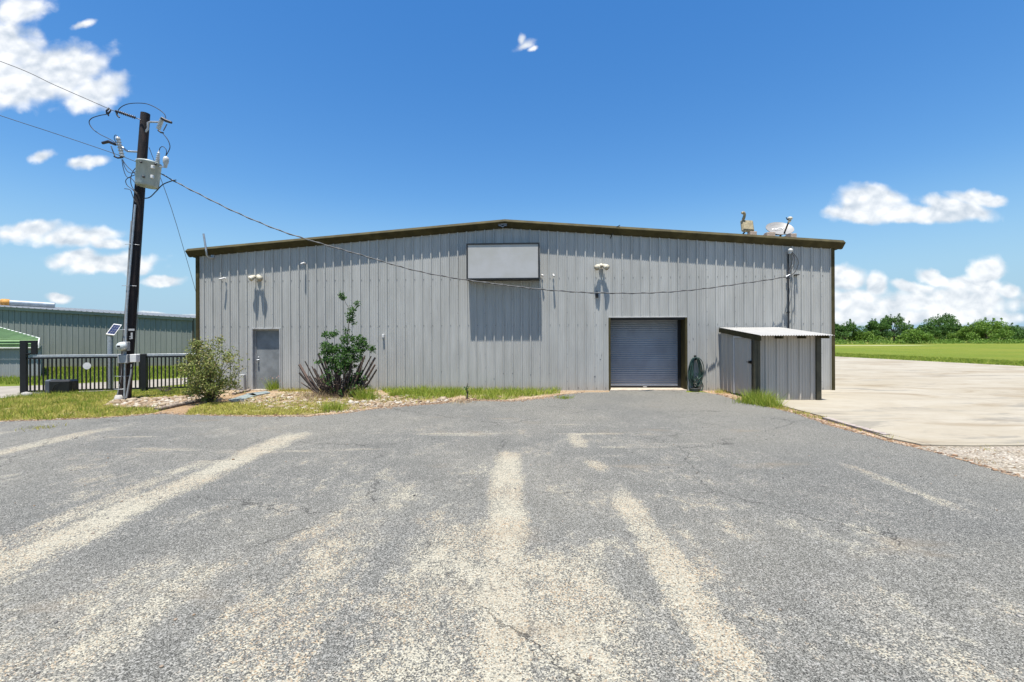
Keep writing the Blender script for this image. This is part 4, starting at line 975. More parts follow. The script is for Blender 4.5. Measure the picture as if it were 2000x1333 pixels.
for i, (lab, pl) in enumerate((('outermost drooping lead left of the transformer', [(238, 312), (241, 330), (247, 345), (258, 350), (268, 365)]), ('thick lead running from left cutout to the transformer tank', [(239, 312), (248, 325), (262, 338), (270, 350)]),
               ('curled lead hanging lowest beside the pole', [(270, 340), (256, 345), (246, 352), (248, 362), (258, 370), (267, 380)]), ('loose lead ending left of the pole below the transformer', [(243, 369), (254, 371), (258, 380), (262, 390), (266, 396)]),
               ('thin lead looping behind the transformer tank', [(270, 325), (262, 332), (256, 345), (256, 360), (262, 372), (268, 378)]), ('middle lead crossing the tank edge', [(240, 312), (243, 325), (250, 336), (260, 338), (272, 330)]))):
    wire('lead_wire', lab, 'wire', pl, .010, depth=PD-.22, group=GW)
# service drop in a vertical plane from the pole to the mast
A_ = P(315, 340, PD-.2); B_ = BM @ W(1535, 541, .35)
drop = [(315, 340), (355, 362), (400, 385), (450, 410), (500, 432), (550, 452), (600, 468), (650, 483), (700, 497), (750, 512), (800, 526), (850, 537), (910, 547), (960, 554), (1000, 559), (1050, 565), (1100, 569), (1150, 572), (1200, 573), (1250, 573), (1300, 571), (1350, 567), (1400, 561), (1450, 554), (1500, 547), (1535, 541)]
pl = []
dxy = Vector((B_.x-A_.x, B_.y-A_.y))
for (x, y) in drop:
    a, b2_ = ray(x, y)   # ray (a*t, t); plane through A,B vertical
    det = a*dxy.y-dxy.x; tt_ = (A_.x*dxy.y-A_.y*dxy.x)/det
    pl.append(Vector((a*tt_, tt_, H+b2_*tt_)))
pls = smooth(pl, 10); b = MB(); b.tube(pls, .016, 6)
b.tube([p_+Vector((0, math.cos(i*.8), math.sin(i*.8)))*.018 for i, p_ in enumerate(pls)], .012, 5)
tag(b.build('service_drop', 'cablegrey', None, loc=pl[0]), 'long sagging service cable from the pole across the front of the warehouse', 'power line')
wire('service_tail', 'cable curving from the pole side under the transformer out to the service cable', 'wire', [(278, 388), (292, 386), (305, 374), (318, 361), (335, 354), (344, 352)], .014, depth=PD-.2)
wire('guy_wire', 'thin straight wire dropping from the pole to behind the left warehouse corner', 'wire', [(291, 288, PD), (318, 360, PD+1.5), (345, 440, PD+3.5), (383, 572, PD+8), (395, 622, PD+10)], .0085, 'cablegrey', 3)
# ================================================================== SOLAR POST
sp_ = P(216, 770, 15.9); sp_.z = 0
g = thing('solar_panel_post', 'galvanised post carrying a small tilted solar panel behind the gate', 'solar panel', sp_)
zt_ = P(216, 656, 15.9).z
b = MB(); b.tube([(0, 0, 0), (0, 0, zt_)], .085, 16); b.build('post', 'galv', g)
b = MB(); b.lathe([(.09, 0), (.10, .03), (.07, .10), (0, .11)], (0, 0, zt_), (0, 0, 1), 14); b.tube([(0, 0, zt_+.05), (.05, 0, zt_+.2)], .03, 8); b.build('bracket', 'galv', g)
cn = [P(206.5, 653.5, 15.6), P(223, 655.5, 15.75), P(239.5, 633.5, 16.1), P(222, 633, 15.95)]
cn[2] = cn[1]+cn[3]-cn[0]; cn = [q_-sp_ for q_ in cn]; nn = (cn[1]-cn[0]).cross(cn[3]-cn[0]).normalized()
if nn.z < 0: nn = -nn
b = MB(); b.add([q_+nn*.015 for q_ in cn]+[q_-nn*.03 for q_ in cn], [(0, 1, 2, 3), (7, 6, 5, 4), (0, 4, 5, 1), (1, 5, 6, 2), (2, 6, 7, 3), (3, 7, 4, 0)]); pf_ = b.build('panel_frame', 'white', g)
cc = sum(cn, Vector())/4; inn = [cc+(q_-cc)*.86+nn*.019 for q_ in cn]
b = MB()
for i in range(4):
    for j in range(3):
        f = lambda u, v: (inn[0]*(1-u)+inn[1]*u)*(1-v)+(inn[3]*(1-u)+inn[2]*u)*v
        b.add([f((j+.04)/3, (i+.04)/4), f((j+.96)/3, (i+.04)/4), f((j+.96)/3, (i+.96)/4), f((j+.04)/3, (i+.96)/4)], [(0, 1, 2, 3)])
b.build('solar_cells', 'panelblue', pf_)
# ================================================================== GATE AND FENCE
ga = Vector((G(47, 770).x, G(47, 770).y, 0)); gb = Vector((wl(-.05, -.3).x, wl(-.05, -.3).y, 0))
gdir = (gb-ga).normalized(); GL = (gb-ga).length
def on_line(x, y=700, off=0.0):   # photo column -> distance along the fence line
    a, b_ = ray(x, y); o2 = ga+Vector((-gdir.y, gdir.x, 0))*off
    det = a*gdir.y-gdir.x; return (gdir.y*0+ (o2.x - a*o2.y)/det)
ang = math.atan2(gdir.y, gdir.x)
def fz_(x, y): u = on_line(x); q_ = ga+gdir*u; return P(x, y, q_.y).z
ztr = fz_(200, 692.5)
g = thing('gate_post_frame', 'thick black square tube guide frame at the left end of the sliding gate', 'gate post', ga, ang)
w1 = on_line(53)-on_line(40.5); zt_ = fz_(47, 665.5)
b = MB(); b.box((-w1/2, -.05, 0), (w1/2, .05, zt_), 0, None, .006); b.build('post', 'fenceblack', g)
u0, u1 = on_line(62)-0, on_line(72.5)-0
b = MB(); b.box((w1/2+.001, -.04, zt_-.08), (u1, .04, zt_-.001)); b.box((u0, -.035, ztr+.02), (u1, .035, zt_-.081)); b.build('guide_bracket', 'fenceblack', g)
b = MB(); b.tube([(w1/2+.03, .01, ztr+.06), (w1/2+.03, .01, ztr-.0)], .03, 10); b.box((w1/2+.001, -.04, ztr+.03), (w1/2+.10, .06, ztr+.07)); b.build('guide_roller', 'black', g)
g = thing('sliding_gate', 'low black sliding gate of vertical pickets left of the utility pole', 'gate', ga+gdir*on_line(54), ang)
gw = on_line(274)-on_line(54)
b = MB(); b.box((0.15, -.02, ztr-.08), (gw, .035, ztr), 0, None, .006); b.build('top_track', 'galv', g)
b = MB(); b.box((-.02, -.02, ztr-.13), (gw, .03, ztr-.082)); b.box((-.02, -.02, .05), (gw, .03, .11)); b.box((gw-.04, -.021, .112), (gw, .031, ztr-.132)); b.build('frame_rail', 'fenceblack', g)
b = MB(); x_ = .05
while x_ < gw-.06:
    b.box((x_, -.016, .111), (x_+.034, .016, ztr-.131)); x_ += .118
b.build('picket_panel', 'fenceblack', g)
b = MB(); x_ = .11
while x_ < 1.0:
    b.box((x_, .10, .08), (x_+.026, .126, ztr-.12)); x_ += .118
b.box((.0, .095, ztr-.12), (1.05, .13, ztr-.08)); b.build('latch_panel', 'fenceblack', g)
b = MB(); c_ = on_line(171)-on_line(54); b.lathe([(.115, 0), (.115, .006), (.0, .0065)], (c_, -.03, fz_(171, 715)), (0, -1, 0), 24, 0, False); b.build('reflector_disc', 'white', g)
g = thing('picket_fence', 'black picket fence run between the pole and warehouse corner', 'fence', ga+gdir*on_line(276), ang)
gw = GL-on_line(276); w2 = on_line(287)-on_line(276)
b = MB(); b.box((0, -.07, 0), (w2, .09, ztr), 0, None, .006); b.build('post', 'fenceblack', g)
u1 = on_line(366)-on_line(276)
b = MB(); b.box((u1, -.03, 0), (u1+.09, .06, ztr-.02), 0, None, .006); b.build('post', 'fenceblack', g)
b = MB(); b.box((w2+.001, -.02, ztr-.08), (gw-.1, .035, ztr), 0, None, .006); b.build('top_track', 'galv', g)
b = MB(); b.box((w2+.001, -.02, ztr-.13), (gw-.1, .03, ztr-.082)); b.build('frame_rail', 'fenceblack', g)
b = MB(); b.box((w2+.001, -.02, .05), (gw-.1, .03, .11)); b.build('frame_rail', 'fenceblack', g)
b = MB(); x_ = w2+.06
while x_ < gw-.12:
    b.box((x_, -.016, .111), (x_+.034, .016, ztr-.131)); x_ += .118
b.build('picket_panel', 'fenceblack', g)
# gate operator
go = P(121, 772, 14.9); go.z = 0
g = thing('gate_operator', 'black gate motor housing with pale side standing behind the gate pickets', 'gate motor', go, ang)
b = MB(); b.box((-.28, -.2, .0), (.36, .2, .46), 0, None, .05); b.build('housing', 'opbox', g)
b = MB(); b.box((-.36, -.203, .02), (-.18, .17, .475), 0, None, .04); b.build('side_cover', 'oplight', g)
b = MB(); b.tube([(-.15, -.25, .05), (.0, -.3, .32), (.08, -.3, .36)], .015, 6); b.build('cable', 'black', g)
# ================================================================== GREEN GREY BUILDING, far left
ya, yb_ = 28.0, 30.2
g0 = P(-260, 700, ya-1.4); g0.z = 0; g1 = P(376, 700, yb_); g1.z = 0
dv = (g1-g0).normalized(); ang2 = math.atan2(dv.y, dv.x); L2 = (g1-g0).length
gbz = thing('storage_building', 'green grey ribbed steel building with sloping eave beyond the gate', 'building', g0, ang2)
zl = P(0, 602, ya).z; zr_ = P(376, 622, yb_).z
sxl = (P(0, 602, ya)-g0).length
sl2 = (zr_-zl)/(L2-sxl)
zt2 = lambda u: zr_+sl2*(u-L2)
b = MB(); panel_wall(b, 0.03, L2, zt2, 0.0, (), phase=.1, amp=.034); b.build('wall', 'greenwall', gbz)
b = MB(); b.box((L2, -.02, 0), (L2+.08, .1, zr_-.02)); b.build('corner_trim', 'olivedark', gbz)
b = MB(); b.add([(L2+.06, .02, 0), (L2+.06, 14, 0), (L2+.06, 14, zr_), (L2+.06, .02, zr_)], [(0, 1, 2, 3)]); b.build('end_wall', 'greenwall', gbz)
b = MB(); xs = sorted(prof_pts(-.05, L2+.15, .1))
for a_, c_ in zip(xs[:-1], xs[1:]):
    pa, pc = prof(a_, .1), prof(c_, .1)
    b.add([(a_, -.22, zt2(a_)+.02+pa), (c_, -.22, zt2(c_)+.02+pc), (c_, 7, zt2(c_)+.3+pc), (a_, 7, zt2(a_)+.3+pa)], [(0, 1, 2, 3)])
b.build('roof', 'roofm', gbz)
b = MB(); b.add([(0, -.17, zt2(0)+.02), (L2+.1, -.17, zt2(L2+.1)+.02), (L2+.1, -.14, zt2(L2+.1)-.16), (0, -.14, zt2(0)-.16), (0, -.03, zt2(0)-.16), (L2+.1, -.03, zt2(L2+.1)-.16)], [(0, 1, 2, 3), (3, 2, 5, 4)]); b.build('eave_trim', 'greenwall', gbz)
# big pipe on its roof
p0, p1 = P(14, 591.5, 30.2), P(107, 597.0, 31.6)
g = thing('roof_pipe', 'long blue grey pipe with orange end lying on the roof of the green building', 'pipe', p0)
b = MB(); b.tube([p0, p0*.5+p1*.5, p1], .20, 18); b.build('pipe', 'ductm', g, world=True)
b = MB(); d_ = (p1-p0).normalized(); b.lathe([(.12, -.32), (.22, -.28), (.245, -.1), (.22, .12), (.19, .13)], p0, d_, 16); b.build('end_cap', 'orange', g, world=True)
for f_ in (.2, .8):
    q_ = p0*(1-f_)+p1*f_; b = MB(); b.beam(q_+Vector((-.0, -.2, -.25)), q_+Vector((0, .2, -.25)), .1, .12); b.build('cradle', 'frame', g, world=True)
# sliver of a further building
fb_ = P(372, 690, 44); fb_.z = 0
g = thing('distant_shed', 'pale distant shed in the gap left of the warehouse corner', 'building', fb_)
b = MB(); zt_ = P(380, 621, 44).z; b.box((0, 0, 0), (6, 8, zt_), 0); b.build('wall', 'distant', g)
b = MB(); b.add([(-.2, -.3, zt_+.01), (6.2, -.3, zt_+.01), (6.2, 4, zt_+.5), (-.2, 4, zt_+.5)], [(0, 1, 2, 3)]); b.box((-.01, -.03, zt_*.55), (6, -.001, zt_*.58)); b.build('roof', 'roofm', g)
# ================================================================== GREEN ROOFED SHED
q0 = G(82, 738); yb0 = q0.y; 
g = thing('green_roof_shed', 'low grey shed with horizontally ribbed green metal roof at left edge', 'shed', (q0.x, yb0, 0))
ze_ = P(82, 679, yb0).z
b = MB(); panel_wall(b, -14, -.06, lambda u: ze_+.03, 0, (), phase=0.05, y=0, amp=.012); 
M['distantw'] = wall_material('pale_shed_steel', (0.30, 0.31, 0.31), (0.25, 0.26, 0.265)); 

b.build('wall', 'distantw', g)
tmp = MB(); panel_wall(tmp, 0.05, 6, lambda u: ze_+.03, 0, (), phase=.05, amp=.012); b = MB(); b.add([(-.06-q_.y-q_.x*1.02, q_.x, q_.z) for q_ in tmp.v], tmp.f); b.build('end_wall', 'distantw', g)
# roof cross-section rows: (x_right, y, z)
rows = [(0.02, -.12, ze_-.02), (0.02, -.14, ze_+.16), (-.06, -.06, ze_+.30), (-.22, .12, ze_+.42)]
top = P(0, 640, yb0+1.6)
xr, yr, zr2 = rows[-1]; ex, ey, ez_ = top.x-q0.x, 1.6, top.z
for k_ in range(1, 17):
    f_ = k_/10.0; rows.append((xr+(ex-xr)*f_, yr+(ey-yr)*f_, zr2+(ez_-zr2)*f_))
b = MB()
fine_ = []
for (r0, r1) in zip(rows[:-1], rows[1:]):
    r0 = Vector(r0); r1 = Vector(r1); n_ = Vector((0, -(r1.z-r0.z), (r1.y-r0.y))); 
    n_ = Vector((0, -1, 0)) if n_.length == 0 else n_.normalized()
    if n_.z < 0: n_ = -n_
    for f_, h_ in ((0, 0), (.55, 0), (.66, .05), (.86, .05), (.97, 0)): fine_.append(r0+(r1-r0)*f_+n_*h_)
for a_, c_ in zip(fine_[:-1], fine_[1:]):
    b.add([(-14, a_.y, a_.z), a_, c_, (-14, c_.y, c_.z)], [(0, 1, 2, 3)])
b.build('roof', 'greenroof', g)
b = MB(); b.tube([Vector(r_)+Vector((.0, -.02, .01)) for r_ in rows], .028, 6); b.tube([(-14, -.15, ze_-.02), (0.02, -.15, ze_-.02)], .025, 6); b.build('edge_trim', 'white', g)
b = MB(); rb = rows[-1]; b.add([rows[3], rb, (rb[0]-3.6, rb[1]+3.0, ze_)], [(0, 1, 2)]); b.add([(-14, rb[1], rb[2]), rb, (rb[0]-3.6, rb[1]+3.0, ze_), (-14, rb[1]+3.0, ze_)], [(0, 1, 2, 3)]); b.build('rear_roof', 'greenroof', g)

# ================================================================== VEGETATION
def npmesh(name, V, Fc, matkey, loc=(0, 0, 0), parent=None, smooth_=False):
    me = bpy.data.meshes.new(name); V = np.asarray(V, dtype=np.float32)
    nf, k = Fc.shape
    me.vertices.add(len(V)); me.vertices.foreach_set('co', V.ravel())
    me.loops.add(nf*k); me.loops.foreach_set('vertex_index', Fc.astype(np.int32).ravel())
    me.polygons.add(nf); me.polygons.foreach_set('loop_start', np.arange(0, nf*k, k, dtype=np.int32)); me.polygons.foreach_set('loop_total', np.full(nf, k, dtype=np.int32))
    me.update(calc_edges=True); me.materials.append(M[matkey])
    o = bpy.data.objects.new(name, me); COL.objects.link(o)
    if parent is not None: o.parent = parent
    else: o.location = loc
    return o
def leaves(rs, C, size, flat=0.0, aspect=1.8):
    """folded rhombus leaves at centres C"""
    n = len(C)
    d = rs.normal(size=(n, 3)); d[:, 2] *= (1-flat); d /= np.linalg.norm(d, axis=1)[:, None]+1e-9
    e = rs.normal(size=(n, 3)); e -= d*(e*d).sum(1)[:, None]; e /= np.linalg.norm(e, axis=1)[:, None]+1e-9
    s = size*rs.uniform(.6, 1.35, n)[:, None]
    V = np.stack([C-d*s*.5*aspect/1.4, C+e*s*.32, C+d*s*.5*aspect/1.4, C-e*s*.32], 1).reshape(-1, 3)
    return V, np.arange(n*4).reshape(n, 4)
def blades(rs, XY, h, wdt, lean=.5, z0=0.0, hv=.5):
    n = len(XY); a = rs.uniform(0, 2*np.pi, n); hh_ = h*rs.uniform(1-hv, 1+hv, n); ww = wdt*rs.uniform(.6, 1.3, n)
    b0 = np.stack([XY[:, 0], XY[:, 1], np.full(n, z0)], 1)
    dx = np.stack([np.cos(a), np.sin(a), np.zeros(n)], 1); la = rs.uniform(0, 2*np.pi, n); ll = rs.uniform(0, lean, n)*hh_
    tip = b0+np.stack([np.cos(la)*ll, np.sin(la)*ll, hh_], 1)
    V = np.stack([b0-dx*ww[:, None]/2, b0+dx*ww[:, None]/2, tip], 1).reshape(-1, 3)
    return V, np.arange(n*3).reshape(n, 3)
def in_poly(XY, poly):
    x, y = XY[:, 0], XY[:, 1]; ins = np.zeros(len(XY), bool); n = len(poly); j = n-1
    for i in range(n):
        xi, yi = poly[i][0], poly[i][1]; xj, yj = poly[j][0], poly[j][1]
        c = ((yi > y) != (yj > y)) & (x < (xj-xi)*(y-yi)/(yj-yi+1e-12)+xi); ins ^= c; j = i
    return ins
def vnoise(XY, sc, seed):
    rs = np.random.RandomState(seed); o = np.zeros(len(XY))
    for k_ in range(6):
        a = rs.uniform(0, 2*np.pi); f_ = sc*(1+k_*.7); ph = rs.uniform(0, 6.28)
        o += np.sin((XY[:, 0]*np.cos(a)+XY[:, 1]*np.sin(a))*f_+ph)/(1+k_*.35)
    return o/2.5
def scatter(rs, poly, n):
    xs_ = [p[0] for p in poly]; ys_ = [p[1] for p in poly]; out_ = []
    XY = np.stack([rs.uniform(min(xs_), max(xs_), n*3), rs.uniform(min(ys_), max(ys_), n*3)], 1)
    return XY[in_poly(XY, poly)][:n]
pg = lambda L: [G(*p) for p in L]
rs = np.random.RandomState(4)
# verge grass: regions in photo pixels on the ground
verge1 = pg([(-150, 826), (0, 823), (100, 820), (200, 816), (300, 808), (318, 801), (250, 797), (215, 790), (225, 783), (260, 779), (330, 776), (385, 771), (395, 765), (330, 764), (260, 768), (200, 768), (120, 768), (60, 771), (40, 776), (0, 783), (-150, 790)])
verge2 = pg([(362, 812), (480, 812), (600, 811), (665, 803), (690, 797), (680, 789), (620, 787), (560, 790), (500, 789), (455, 787), (400, 790), (372, 801)])
XY = scatter(rs, verge1, 42000); XY = XY[vnoise(XY, 3.0, 1)+.35*vnoise(XY, 9.0, 21) > -0.75]
XY2 = scatter(rs, verge2, 15000); XY2 = XY2[vnoise(XY2, 3.5, 2)+.35*vnoise(XY2, 9.0, 22) > -.6]
V1, F1 = blades(rs, np.concatenate([XY, XY2]), .055, .019, 1.7)
stuff(npmesh('verge_grass', V1, F1, 'grass'), 'short yellow green grass on the verge between asphalt and fence', 'grass')
poly_sheet('verge', [q_[:2] for q_ in verge1], 0.009, 'vergebase'); poly_sheet('verge', [q_[:2] for q_ in verge2], 0.009, 'vergebase')
# taller tufts in verge
tuf = scatter(rs, verge1, 260); allv = []; allf = []; off = 0
for c_ in tuf:
    k_ = 30; q_ = c_+rs.normal(size=(k_, 2))*.08; v_, f_ = blades(rs, q_, .12, .014, .8); allv.append(v_); allf.append(f_+off); off += len(v_)
stuff(npmesh('grass_tufts', np.concatenate(allv), np.concatenate(allf), 'weed'), 'darker taller tufts through the verge by the gate', 'grass')
# grass beyond the gate
back1 = [(-26, 10.0), (-15.8, 12.6), (-15.8, 13.0), (-26, 10.6)]
lawn = [(-30, 16.2), (-18, 18.2), (-15.3, 20.9), (-13.6, 24.5), (-12.5, 29), (-34, 28)]
XY = scatter(rs, lawn, 36000); V1, F1 = blades(rs, XY, .12, .028, .7)
stuff(npmesh('lawn_grass', V1, F1, 'weed'), 'bright green lawn behind the gate up to the green building', 'grass')
# weeds along the wall
wallg = pg([(745, 763), (800, 758), (860, 757), (1000, 760), (1093, 762), (1095, 769), (1040, 775), (985, 782), (935, 782), (905, 775), (880, 778), (800, 783), (765, 776)])
XY = scatter(rs, wallg, 13000); XY = XY[vnoise(XY, 4.2, 5)+.5*vnoise(XY, 11, 15) > -.45]
V1, F1 = blades(rs, XY, .13, .016, 1.2, hv=.75)
stuff(npmesh('wall_grass', V1, F1, 'weed'), 'green weeds growing along the wall base below the sign', 'grass')
wl2 = [wl(S(555), .12), wl(S(740), .12), wl(S(740), .5), wl(S(555), .45)]
XY = scatter(rs, wl2, 1500); V1, F1 = blades(rs, XY, .10, .015, .8)
stuff(npmesh('wall_weeds', V1, F1, 'grass'), 'thin sparse weeds at the wall foot behind the stump', 'grass')
# field fringe along the concrete edge
XY = scatter(rs, [(27.2, 70), (27.75, 39), (29.15, 26), (31.5, 6), (36, 6), (34, 40), (32, 70)], 42000); V1, F1 = blades(rs, XY, .10, .045, 1.0)
stuff(npmesh('field_grass', V1, F1, 'weed'), 'mown green grass at the edge of the field beyond the concrete', 'grass')
# edge strip weeds
st1 = [(6.42, 12.8), (6.5, 9.6), (6.78, 9.8), (6.84, 12.9)]
XY = scatter(rs, st1, 1600); XY = XY[vnoise(XY, 5, 8) > -.2]; V1, F1 = blades(rs, XY, .07, .013, .9)
st2 = [(6.5, 9.4), (6.5, 7.8), (6.72, 7.9), (6.7, 9.4)]
XYb = scatter(rs, st2, 160); V2, F2 = blades(rs, XYb, .06, .012, .9)
st3 = [(7.3, 7.0), (9.5, 7.1), (9.5, 7.42), (7.3, 7.42)]
XYc = scatter(rs, st3, 500); XYc = XYc[vnoise(XYc, 4, 9) > .2]; V3, F3 = blades(rs, XYc, .04, .012, .9)
stuff(npmesh('edge_weeds', np.concatenate([V1, V2, V3]), np.concatenate([F1, F2+len(V1), F3+len(V1)+len(V2)]), 'grass'), 'low weeds in the dirt strip between asphalt and concrete', 'grass')
bw = scatter(rs, pg([(455, 788), (480, 779), (560, 768), (640, 768), (700, 771), (770, 772), (860, 777), (850, 786), (760, 792), (690, 803), (500, 793)]), 5200); bw = bw[vnoise(bw, 3.8, 33)+.6*vnoise(bw, 10, 34) > .15]
V1, F1 = blades(rs, bw, .09, .013, 1.5, hv=.7)
stuff(npmesh('bed_weeds', V1, F1, 'grass'), 'sparse ragged weeds growing between the rocks of the bed', 'grass')
# rocks
def rockmesh(rs, XY, size, flat=.55, z0=0.0, sv=.6):
    ph = (1+5**.5)/2
    B = np.array([(-1, ph, 0), (1, ph, 0), (-1, -ph, 0), (1, -ph, 0), (0, -1, ph), (0, 1, ph), (0, -1, -ph), (0, 1, -ph), (ph, 0, -1), (ph, 0, 1), (-ph, 0, -1), (-ph, 0, 1)])/1.9
    T = np.array([(0, 11, 5), (0, 5, 1), (0, 1, 7), (0, 7, 10), (0, 10, 11), (1, 5, 9), (5, 11, 4), (11, 10, 2), (10, 7, 6), (7, 1, 8), (3, 9, 4), (3, 4, 2), (3, 2, 6), (3, 6, 8), (3, 8, 9), (4, 9, 5), (2, 4, 11), (6, 2, 10), (8, 6, 7), (9, 8, 1)])
    n = len(XY); s = size*np.exp(rs.normal(size=n)*sv*.6)
    J = 1+rs.uniform(-.28, .28, (n, 12, 1)); V = B[None]*J
    V = V*np.stack([rs.uniform(.7, 1.3, n), rs.uniform(.7, 1.3, n), rs.uniform(flat*.6, flat*1.3, n)], 1)[:, None, :]
    a = rs.uniform(0, 6.28, n); c, s_ = np.cos(a)[:, None], np.sin(a)[:, None]
    X = V[:, :, 0]*c-V[:, :, 1]*s_; Y = V[:, :, 0]*s_+V[:, :, 1]*c
    V = np.stack([X, Y, V[:, :, 2]], 2)*s[:, None, None]*.5
    V += np.stack([XY[:, 0], XY[:, 1], z0+s*.12], 1)[:, None, :]
    return V.reshape(-1, 3), (T[None]+12*np.arange(n)[:, None, None]).reshape(-1, 3)
bedA = pg([(222, 783), (280, 780), (335, 777), (395, 774), (405, 777), (380, 785), (340, 790), (290, 797), (240, 798), (205, 793)])
bedB = pg([(455, 788), (480, 779), (520, 772), (560, 769), (640, 768), (700, 771), (770, 772), (860, 777), (895, 783), (850, 788), (760, 794), (690, 806), (640, 806), (560, 801), (500, 795)])
XYa = scatter(rs, bedA, 1300); XYb = scatter(rs, bedB, 3800); XYb = XYb[vnoise(XYb, 2.6, 12) > -.45]
V1, F1 = rockmesh(rs, XYa, .085); V2, F2 = rockmesh(rs, XYb, .07)
stuff(npmesh('landscape_rocks', np.concatenate([V1, V2]), np.concatenate([F1, F2+len(V1)]), 'rocks'), 'loose tan and white landscaping rocks in the planting beds', 'rocks')
# brown litter along the asphalt edges
pts_ = []
er = rough(edge[1:-1], 0.0, .02, 1)
for q_ in er:
    for _ in range(3): pts_.append((q_.x+rs.normal()*.03, q_.y+abs(rs.normal())*.11-.03))
for q_ in rough(edgeR[2:], 0, .02, 1):
    for _ in range(2): pts_.append((q_.x+abs(rs.normal())*.08-.02, q_.y+rs.normal()*.04))
for q_ in rough(pg([(745, 800), (800, 793), (880, 785), (905, 780), (1000, 785), (1080, 777)]), 0, .02, 2):
    for _ in range(3): pts_.append((q_.x+rs.normal()*.12, q_.y+rs.normal()*.12))
V1, F1 = rockmesh(rs, np.array(pts_), .030, .4, .008)
stuff(npmesh('edge_litter', V1, F1, 'litter'), 'brown leaf litter and grit along the asphalt edges', 'litter')
XYd = scatter(rs, [(6.5, 7.3), (14, 7.35), (14, 3.6), (6.45, 3.6)], 2600); V1, F1 = rockmesh(rs, XYd, .020, .6, .008)
stuff(npmesh('gravel', V1, F1, 'rocks'), 'loose pale gravel in the dirt corner right of the asphalt', 'gravel')
XYd = scatter(rs, [(-6, 1.6), (6.2, 1.6), (6.2, 9), (-9, 9)], 900); V1, F1 = rockmesh(rs, XYd, .014, .7, .012)
M['chips'] = islandmat('stone_chips', [(0.26, 0.24, 0.21), (0.06, 0.06, 0.06), (0.33, 0.31, 0.28), (0.20, 0.14, 0.09)])
stuff(npmesh('stone_chips', V1, F1, 'chips'), 'loose stone chips scattered over the asphalt', 'gravel')

# ---- weed clumps as things
def clump(px, py, n, h, w_, label, mk='weed', rad_=.12, flowers=0, group='weed clumps near the wall', seed=1):
    rs = np.random.RandomState(seed); p_ = G(px, py)
    g = thing('weed_clump', label, 'weed', p_, 0, group)
    XY = rs.normal(size=(n, 2))*rad_*.5; v_, f_ = blades(rs, XY, h, w_, 1.1); npmesh('blades', v_, f_, mk, parent=g)
    if flowers:
        C = np.stack([rs.normal(size=flowers)*rad_*.9, rs.normal(size=flowers)*rad_*.6, h*rs.uniform(.7, 1.45, flowers)], 1)
        v_, f_ = leaves(rs, C, .03); npmesh('flowers', v_, f_, 'flower', parent=g)
clump(538, 762, 420, .34, .016, 'leafy green weed with pinkish tips in front of the grey door', rad_=.26, flowers=40, seed=3)
clump(712, 781, 520, .30, .014, 'rounded bright green weed clump right of the stump foot', rad_=.34, seed=4)
clump(650, 803, 260, .22, .014, 'green weed clump in the verge below the stump', rad_=.3, seed=5)
clump(1478, 789, 900, .30, .014, 'tall green weed clump at the front left post of the lean-to shed', rad_=.42, seed=6)
clump(1505, 795, 420, .24, .013, 'green weeds right of the tall clump beside the shed post', rad_=.26, seed=16)
clump(1103, 779, 200, .09, .013, 'small isolated weed tuft on the asphalt right of the wall grass', rad_=.25, seed=7)
clump(825, 773, 700, .26, .016, 'largest green weed clump against wall left of the dark stalk', rad_=.5, seed=8)
clump(878, 772, 480, .22, .016, 'green weed clump just left of the dark stalk', rad_=.4, seed=9)
clump(780, 775, 300, .22, .016, 'green weed clump at left end of the wall grass', rad_=.32, seed=10)
clump(1408, 768, 160, .12, .012, 'yellowish weed tuft between hose and lean-to shed', 'grass', rad_=.3, seed=11)
clump(85, 837, 150, .05, .014, 'yellow weed patch growing through the asphalt at left', 'grass', rad_=.3, group='weed clumps near the wall', seed=12)
clump(1915, 903, 90, .03, .012, 'flat brown weed tuft on the pale dirt at right', 'drygrass', rad_=.2, seed=13)
clump(640, 777, 900, .22, .012, 'dry tan grass skirt around the foot of the stump', 'drygrass', rad_=.75, seed=14)
clump(905, 787, 220, .07, .014, 'low browned weed patch at the tip of the rock bed', 'drygrass', rad_=.35, seed=15)
p_ = G(912, 780)
g = thing('weed_stalk', 'single dark dead stalk standing in front of the wall below the sign', 'weed', p_)
b = MB(); b.tube([(0, 0, 0), (.02, 0, .15), (-.01, 0, .32), (.02, 0, .46)], [.03, .022, .014, .006], 6); b.tube([(.0, 0, .2), (-.05, .02, .3)], .006, 5); b.tube([(0, 0, .28), (.07, 0, .38)], .006, 5); b.build('stem', 'bark', g)
v_, f_ = leaves(np.random.RandomState(2), np.random.RandomState(3).normal(size=(40, 3))*[.03, .03, .12]+[0, 0, .22], .05); npmesh('leaves', v_, f_, 'leafdark', parent=g)

# ---- shrubs
def grow(rs, base, tips, r0, b, bend=.15):
    """branches from base to tips; returns points along them"""
    pts_ = []
    for tp in tips:
        tp = Vector(tp); base_ = Vector(base)+Vector((rs.normal()*r0*2, rs.normal()*r0*2, 0))
        L_ = (tp-base_).length; mid = base_*.5+tp*.5+Vector((rs.normal()*bend*L_*.4, rs.normal()*bend*L_*.4, L_*.06))
        pl_ = smooth([base_, mid, tp], 5); n = len(pl_)
        b.tube(pl_, [r0*(1-.82*i/(n-1)) for i in range(n)], 5); pts_ += pl_[2:]
    return pts_
rs = np.random.RandomState(31)
